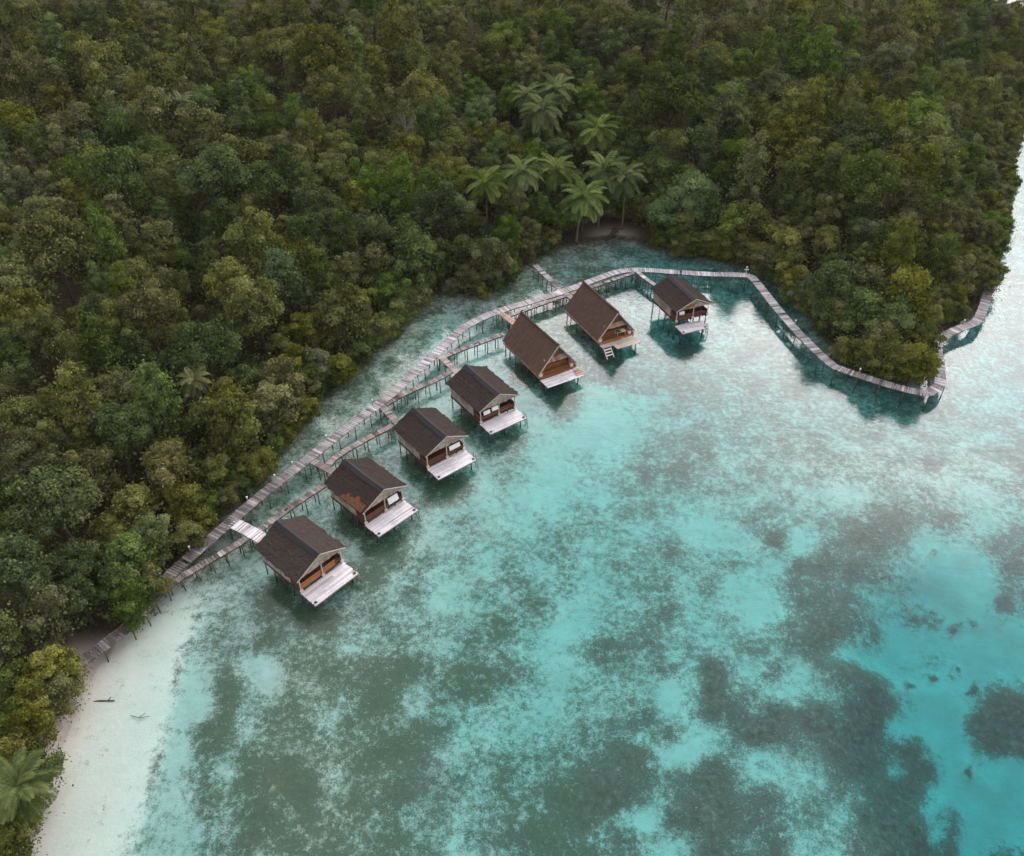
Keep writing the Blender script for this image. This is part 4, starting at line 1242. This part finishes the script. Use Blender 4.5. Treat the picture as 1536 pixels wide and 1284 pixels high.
# trees leaning over the beach end of the boardwalk
for u, v in [(222, 862), (188, 902), (206, 884), (98, 1000), (66, 1005), (84, 1032), (40, 1050), (48, 1086), (14, 1096), (44, 1150), (12, 1140), (30, 1200), (2, 1222), (10, 1264), (1474, 402), (1486, 392), (1489, 406), (1481, 420), (1345, 538), (1374, 546), (1308, 528), (1384, 518), (852, 322), (870, 314), (892, 310), (914, 307), (936, 309), (957, 315), (903, 292), (880, 290), (930, 288)]:
    x, y, _ = at(u, v, 3.4); sc = random.uniform(.68, .92) * (1.25 if 1300 < u < 1400 else 1); colour = random.choice(('olive', 'deep green', 'olive', 'deep green', 'tawny'))
    lb = f'{colour} low bushy tree overhanging the white beach' if u < 700 else 'olive low bushy tree over the headland end of the boardwalk'
    if 1300 < u < 1400: lb = 'olive low bushy tree inside the boardwalk corner at the headland tip'
    if u > 700: colour = 'olive'
    if 800 < u < 1000: lb = 'olive low bushy tree behind the small sandy cove'
    place_tree('shore_tree', colour, x, y, max(ground_z(x, y), -.2) - .1, sc, random.uniform(0, 6.28), lb, lb.replace(' tree ', ' trees '), random.randrange(4), 1.0)


# trees one can tell apart
def special(name, u, v, hh, label, shape, mat, sc=1.0, cat='tree', **kw):
    z = hh
    for _ in range(10):
        p = at(u, v, z); g = max(ground_z(p[0], p[1]), 0); z = g + hh
    cm, cs = crown_mesh('crown', int(u + v), mat, shape=shape, **kw)
    o = empty(name, (p[0], p[1], g), random.uniform(0, 6)); o.scale = (sc,) * 3
    link('crown', cm, o); link('trunk', trunk_mesh('trunk', cs, 3, kw['base'] + kw['hgt'] * .7), o)
    return tag(o, label, cat)


special('spreading_tree', 1020, 300, 7.5, 'bright green billowing tree at the bay, right of the palm grove', 'spread', M['bright_leaf'], rad=4.6, hgt=5.0, base=3.4, n_cl=30, per=300, leaf=.36)
special('spreading_tree', 1042, 268, 9.5, 'bright green tree crown rising behind the billowing bay tree', 'spread', M['bright_leaf'], rad=3.6, hgt=4.5, base=5.4, n_cl=24, per=260, leaf=.36)
special('spreading_tree', 1003, 205, 12.0, 'flat topped pale green tree above the palm row end', 'spread', LEAF['grey green'], rad=3.2, hgt=2.4, base=10.5, n_cl=22, per=170, leaf=.36)
special('tall_crowned_tree', 420, 400, 10.0, 'fresh green tree standing out bright on the slope left of the huts', 'tall', M['bright_leaf'], rad=3.4, hgt=7.0, base=5, n_cl=40, per=170, leaf=.40)
special('spreading_tree', 835, 210, 7.5, 'leafy bright green tree among the palms, under the lone palm', 'spread', M['bright_leaf'], rad=2.6, hgt=3.2, base=4.4, n_cl=22, per=180, leaf=.40)


def bare_tree(u, v, hh, label, sc=1.0, seed=1):
    z = hh
    for _ in range(10):
        p = at(u, v, z); g = max(ground_z(p[0], p[1]), 0); z = g + hh
    rnd = random.Random(seed); o = empty('bare_tree', (p[0], p[1], g))
    MB().tube([(0, 0, -1), (.1, 0, hh * .5), (0, .1, hh)], [.2, .15, .08], 6).build('trunk', M['pale_bark'], o)
    br = MB()
    def grow(q, d, L, r, lv):
        e = q + d * L; br.tube([q, q.lerp(e, .5) + Vector((rnd.gauss(0, .06), rnd.gauss(0, .06), .05)), e], [r, r * .8, r * .55], 4)
        if lv:
            for _ in range(3):
                n = (d + Vector((rnd.gauss(0, .55), rnd.gauss(0, .55), rnd.gauss(.15, .3)))).normalized(); grow(q.lerp(e, rnd.uniform(.5, 1)), n, L * .68, r * .6, lv - 1)
    for k in range(6):
        a = k * 1.05 + rnd.uniform(-.3, .3); grow(Vector((0, 0, hh * rnd.uniform(.6, .98))), Vector((math.cos(a), math.sin(a), .9)).normalized(), 1.3 * sc, .06, 3)
    br.build('branches', M['pale_bark'], o)
    return tag(o, label, 'bare tree')


bare_tree(294, 68, 11.5, 'small pale leafless tree high on the forest slope', .8, 2)
bare_tree(603, 132, 12.5, 'leafless grey tree standing above the middle of the forest slope', 1.1, 3)
bare_tree(1276, 142, 11.0, 'leafless grey tree among the headland crowns', .9, 4)

# undergrowth that covers the forest floor (nobody could count it)
N = 42000
q = rng.uniform((-170, 15), (200, 400), (N * 4, 2)); q = q[inside(q, land)]
qh, qs = hill_height(q)
qu, qv, qd = proj(np.column_stack([q, qh]))
kp = (qd > 10) & (qu > -100) & (qu < FW + 100) & (qv > -60) & (qv < FH + 80) & (qs > 1.2) & (path_dist(q, WALK) > 1.6)
kp &= ~((qv > 950) & (qu < 260) & (qs < 5.0)) & ~(np.exp(-(((qu - 915) / 60) ** 2 + ((qv - 352) / 18) ** 2)) > .35)
q, qh, qs = q[kp][:N], qh[kp][:N], qs[kp][:N]
reps = 3
qq = np.repeat(np.column_stack([q, qh]), reps, 0) + rng.normal(0, .35, (len(q) * reps, 3))
qq[:, 2] = np.repeat(qh, reps) + rng.uniform(.15, 1.9, len(qq))
V, F, T, Cl = leaves(qq, np.tile([0, 0, 1.0], (len(qq), 1)), .55, rng, .4, np.repeat(rng.random(len(q)), reps), .55, .7)
tag(link('undergrowth', fast_mesh('undergrowth', V, F, LEAF['deep green'], {'tone': T, 'clump': Cl})), 'dark leafy undergrowth covering the forest floor between the trees', 'undergrowth', None, 'stuff')

# ------------------------------------------------------------------ light
SUN_EL, SUN_AZ = R(30), R(23)          # azimuth from +Y towards +X
sd = Vector((math.sin(SUN_AZ) * math.cos(SUN_EL), math.cos(SUN_AZ) * math.cos(SUN_EL), math.sin(SUN_EL)))
w = bpy.data.worlds.new('World'); bpy.context.scene.world = w; w.use_nodes = True
t = w.node_tree; t.nodes.clear()
wo = t.nodes.new('ShaderNodeOutputWorld'); bg = t.nodes.new('ShaderNodeBackground'); bg.inputs['Strength'].default_value = .1
sky = t.nodes.new('ShaderNodeTexSky'); sky.sky_type = 'NISHITA'; sky.sun_disc = False
sky.sun_elevation = SUN_EL; sky.sun_rotation = SUN_AZ; sky.air_density = 1.0; sky.dust_density = 3.0; sky.ozone_density = 1.0
tc = t.nodes.new('ShaderNodeTexCoord')


def wn(typ, **k):
    o = t.nodes.new(typ)
    for a, b in k.items(): setattr(o, a, b)
    return o


def wmath(op, a, b=None, clamp=False):
    o = wn('ShaderNodeMath', operation=op, use_clamp=clamp)
    for i, x in enumerate((a, b)):
        if x is None: continue
        if isinstance(x, (int, float)): o.inputs[i].default_value = x
        else: t.links.new(x, o.inputs[i])
    return o.outputs[0]


# overcast veil: cloud sheet over the whole sky, thin and glowing where the sun stands behind it
dot = wn('ShaderNodeVectorMath', operation='DOT_PRODUCT'); t.links.new(tc.outputs['Generated'], dot.inputs[0]); dot.inputs[1].default_value = sd
glow = wmath('POWER', wmath('MAXIMUM', dot.outputs['Value'], 0.0), 5.5)
sxyz = wn('ShaderNodeSeparateXYZ'); t.links.new(tc.outputs['Generated'], sxyz.inputs[0])
bank = wn('ShaderNodeMapRange', interpolation_type='SMOOTHSTEP', clamp=True); t.links.new(sxyz.outputs[2], bank.inputs[0])
bank.inputs[1].default_value = .43; bank.inputs[2].default_value = .77; bank.inputs[3].default_value = 1; bank.inputs[4].default_value = .03   # the bright cloud bank thins out higher up
low = wn('ShaderNodeMapRange', interpolation_type='SMOOTHSTEP', clamp=True); t.links.new(sxyz.outputs[2], low.inputs[0])
low.inputs[1].default_value = .26; low.inputs[2].default_value = .54; low.inputs[3].default_value = .14; low.inputs[4].default_value = 1
glow = wmath('MULTIPLY', wmath('MULTIPLY', glow, bank.outputs[0]), low.outputs[0])
cn = wn('ShaderNodeTexNoise'); cn.inputs['Scale'].default_value = 2.2; cn.inputs['Detail'].default_value = 6; cn.inputs['Roughness'].default_value = .55
t.links.new(tc.outputs['Generated'], cn.inputs['Vector'])
var = wmath('ADD', .72, wmath('MULTIPLY', cn.outputs['Fac'], .56))
lum = wmath('MULTIPLY', wmath('ADD', 3.8, wmath('MULTIPLY', glow, 44.0)), var)
cc = wn('ShaderNodeMix', data_type='RGBA', blend_type='MULTIPLY'); cc.inputs[0].default_value = 1
cc.inputs[6].default_value = (1.0, .965, .99, 1)
cv = wn('ShaderNodeCombineColor'); [t.links.new(lum, cv.inputs[i]) for i in range(3)]; t.links.new(cv.outputs[0], cc.inputs[7])
mx = wn('ShaderNodeMix', data_type='RGBA'); mx.inputs[0].default_value = .82
t.links.new(sky.outputs[0], mx.inputs[6]); t.links.new(cc.outputs[2], mx.inputs[7])
t.links.new(mx.outputs[2], bg.inputs['Color']); t.links.new(bg.outputs[0], wo.inputs['Surface'])

ld = bpy.data.lights.new('Sun', 'SUN'); ld.energy = .5; ld.angle = R(100); ld.color = (1, .96, .90)
lo = bpy.data.objects.new('Sun', ld); C.objects.link(lo); lo.rotation_euler = sd.to_track_quat('Z', 'Y').to_euler()

# thin scattering volume, added only to lift the black tones
hm = bpy.data.materials.new('shadow_lift_haze'); hm.use_nodes = True; hn = hm.node_tree; hn.nodes.clear()
ho = hn.nodes.new('ShaderNodeOutputMaterial'); hv = hn.nodes.new('ShaderNodeVolumePrincipled')
hv.inputs['Color'].default_value = (.95, .93, .88, 1); hv.inputs['Density'].default_value = .00005
hn.links.new(hv.outputs[0], ho.inputs['Volume'])
hz_ = MB().box(-1900, 1900, -1800, 2000, -60, 90).mesh('added_haze', hm)
tag(link('added_haze', hz_), kind='stuff')

# ------------------------------------------------------------------ camera and render settings
cd = bpy.data.cameras.new('Camera'); cd.sensor_width = 36; cd.lens = 36 * FOC / FW; cd.clip_end = 5000; cd.clip_start = .5
co = bpy.data.objects.new('Camera', cd); C.objects.link(co); co.location = (0, 0, CAMH); co.rotation_euler = (math.pi / 2 - PITCH, 0, 0)
sc_ = bpy.context.scene; sc_.camera = co
sc_.view_settings.view_transform = 'Standard'; sc_.view_settings.look = 'None'; sc_.view_settings.exposure = 1.62; sc_.view_settings.gamma = 1
sc_.cycles.max_bounces = 8; sc_.cycles.transparent_max_bounces = 16; sc_.cycles.volume_bounces = 0
sc_.cycles.use_denoising = True
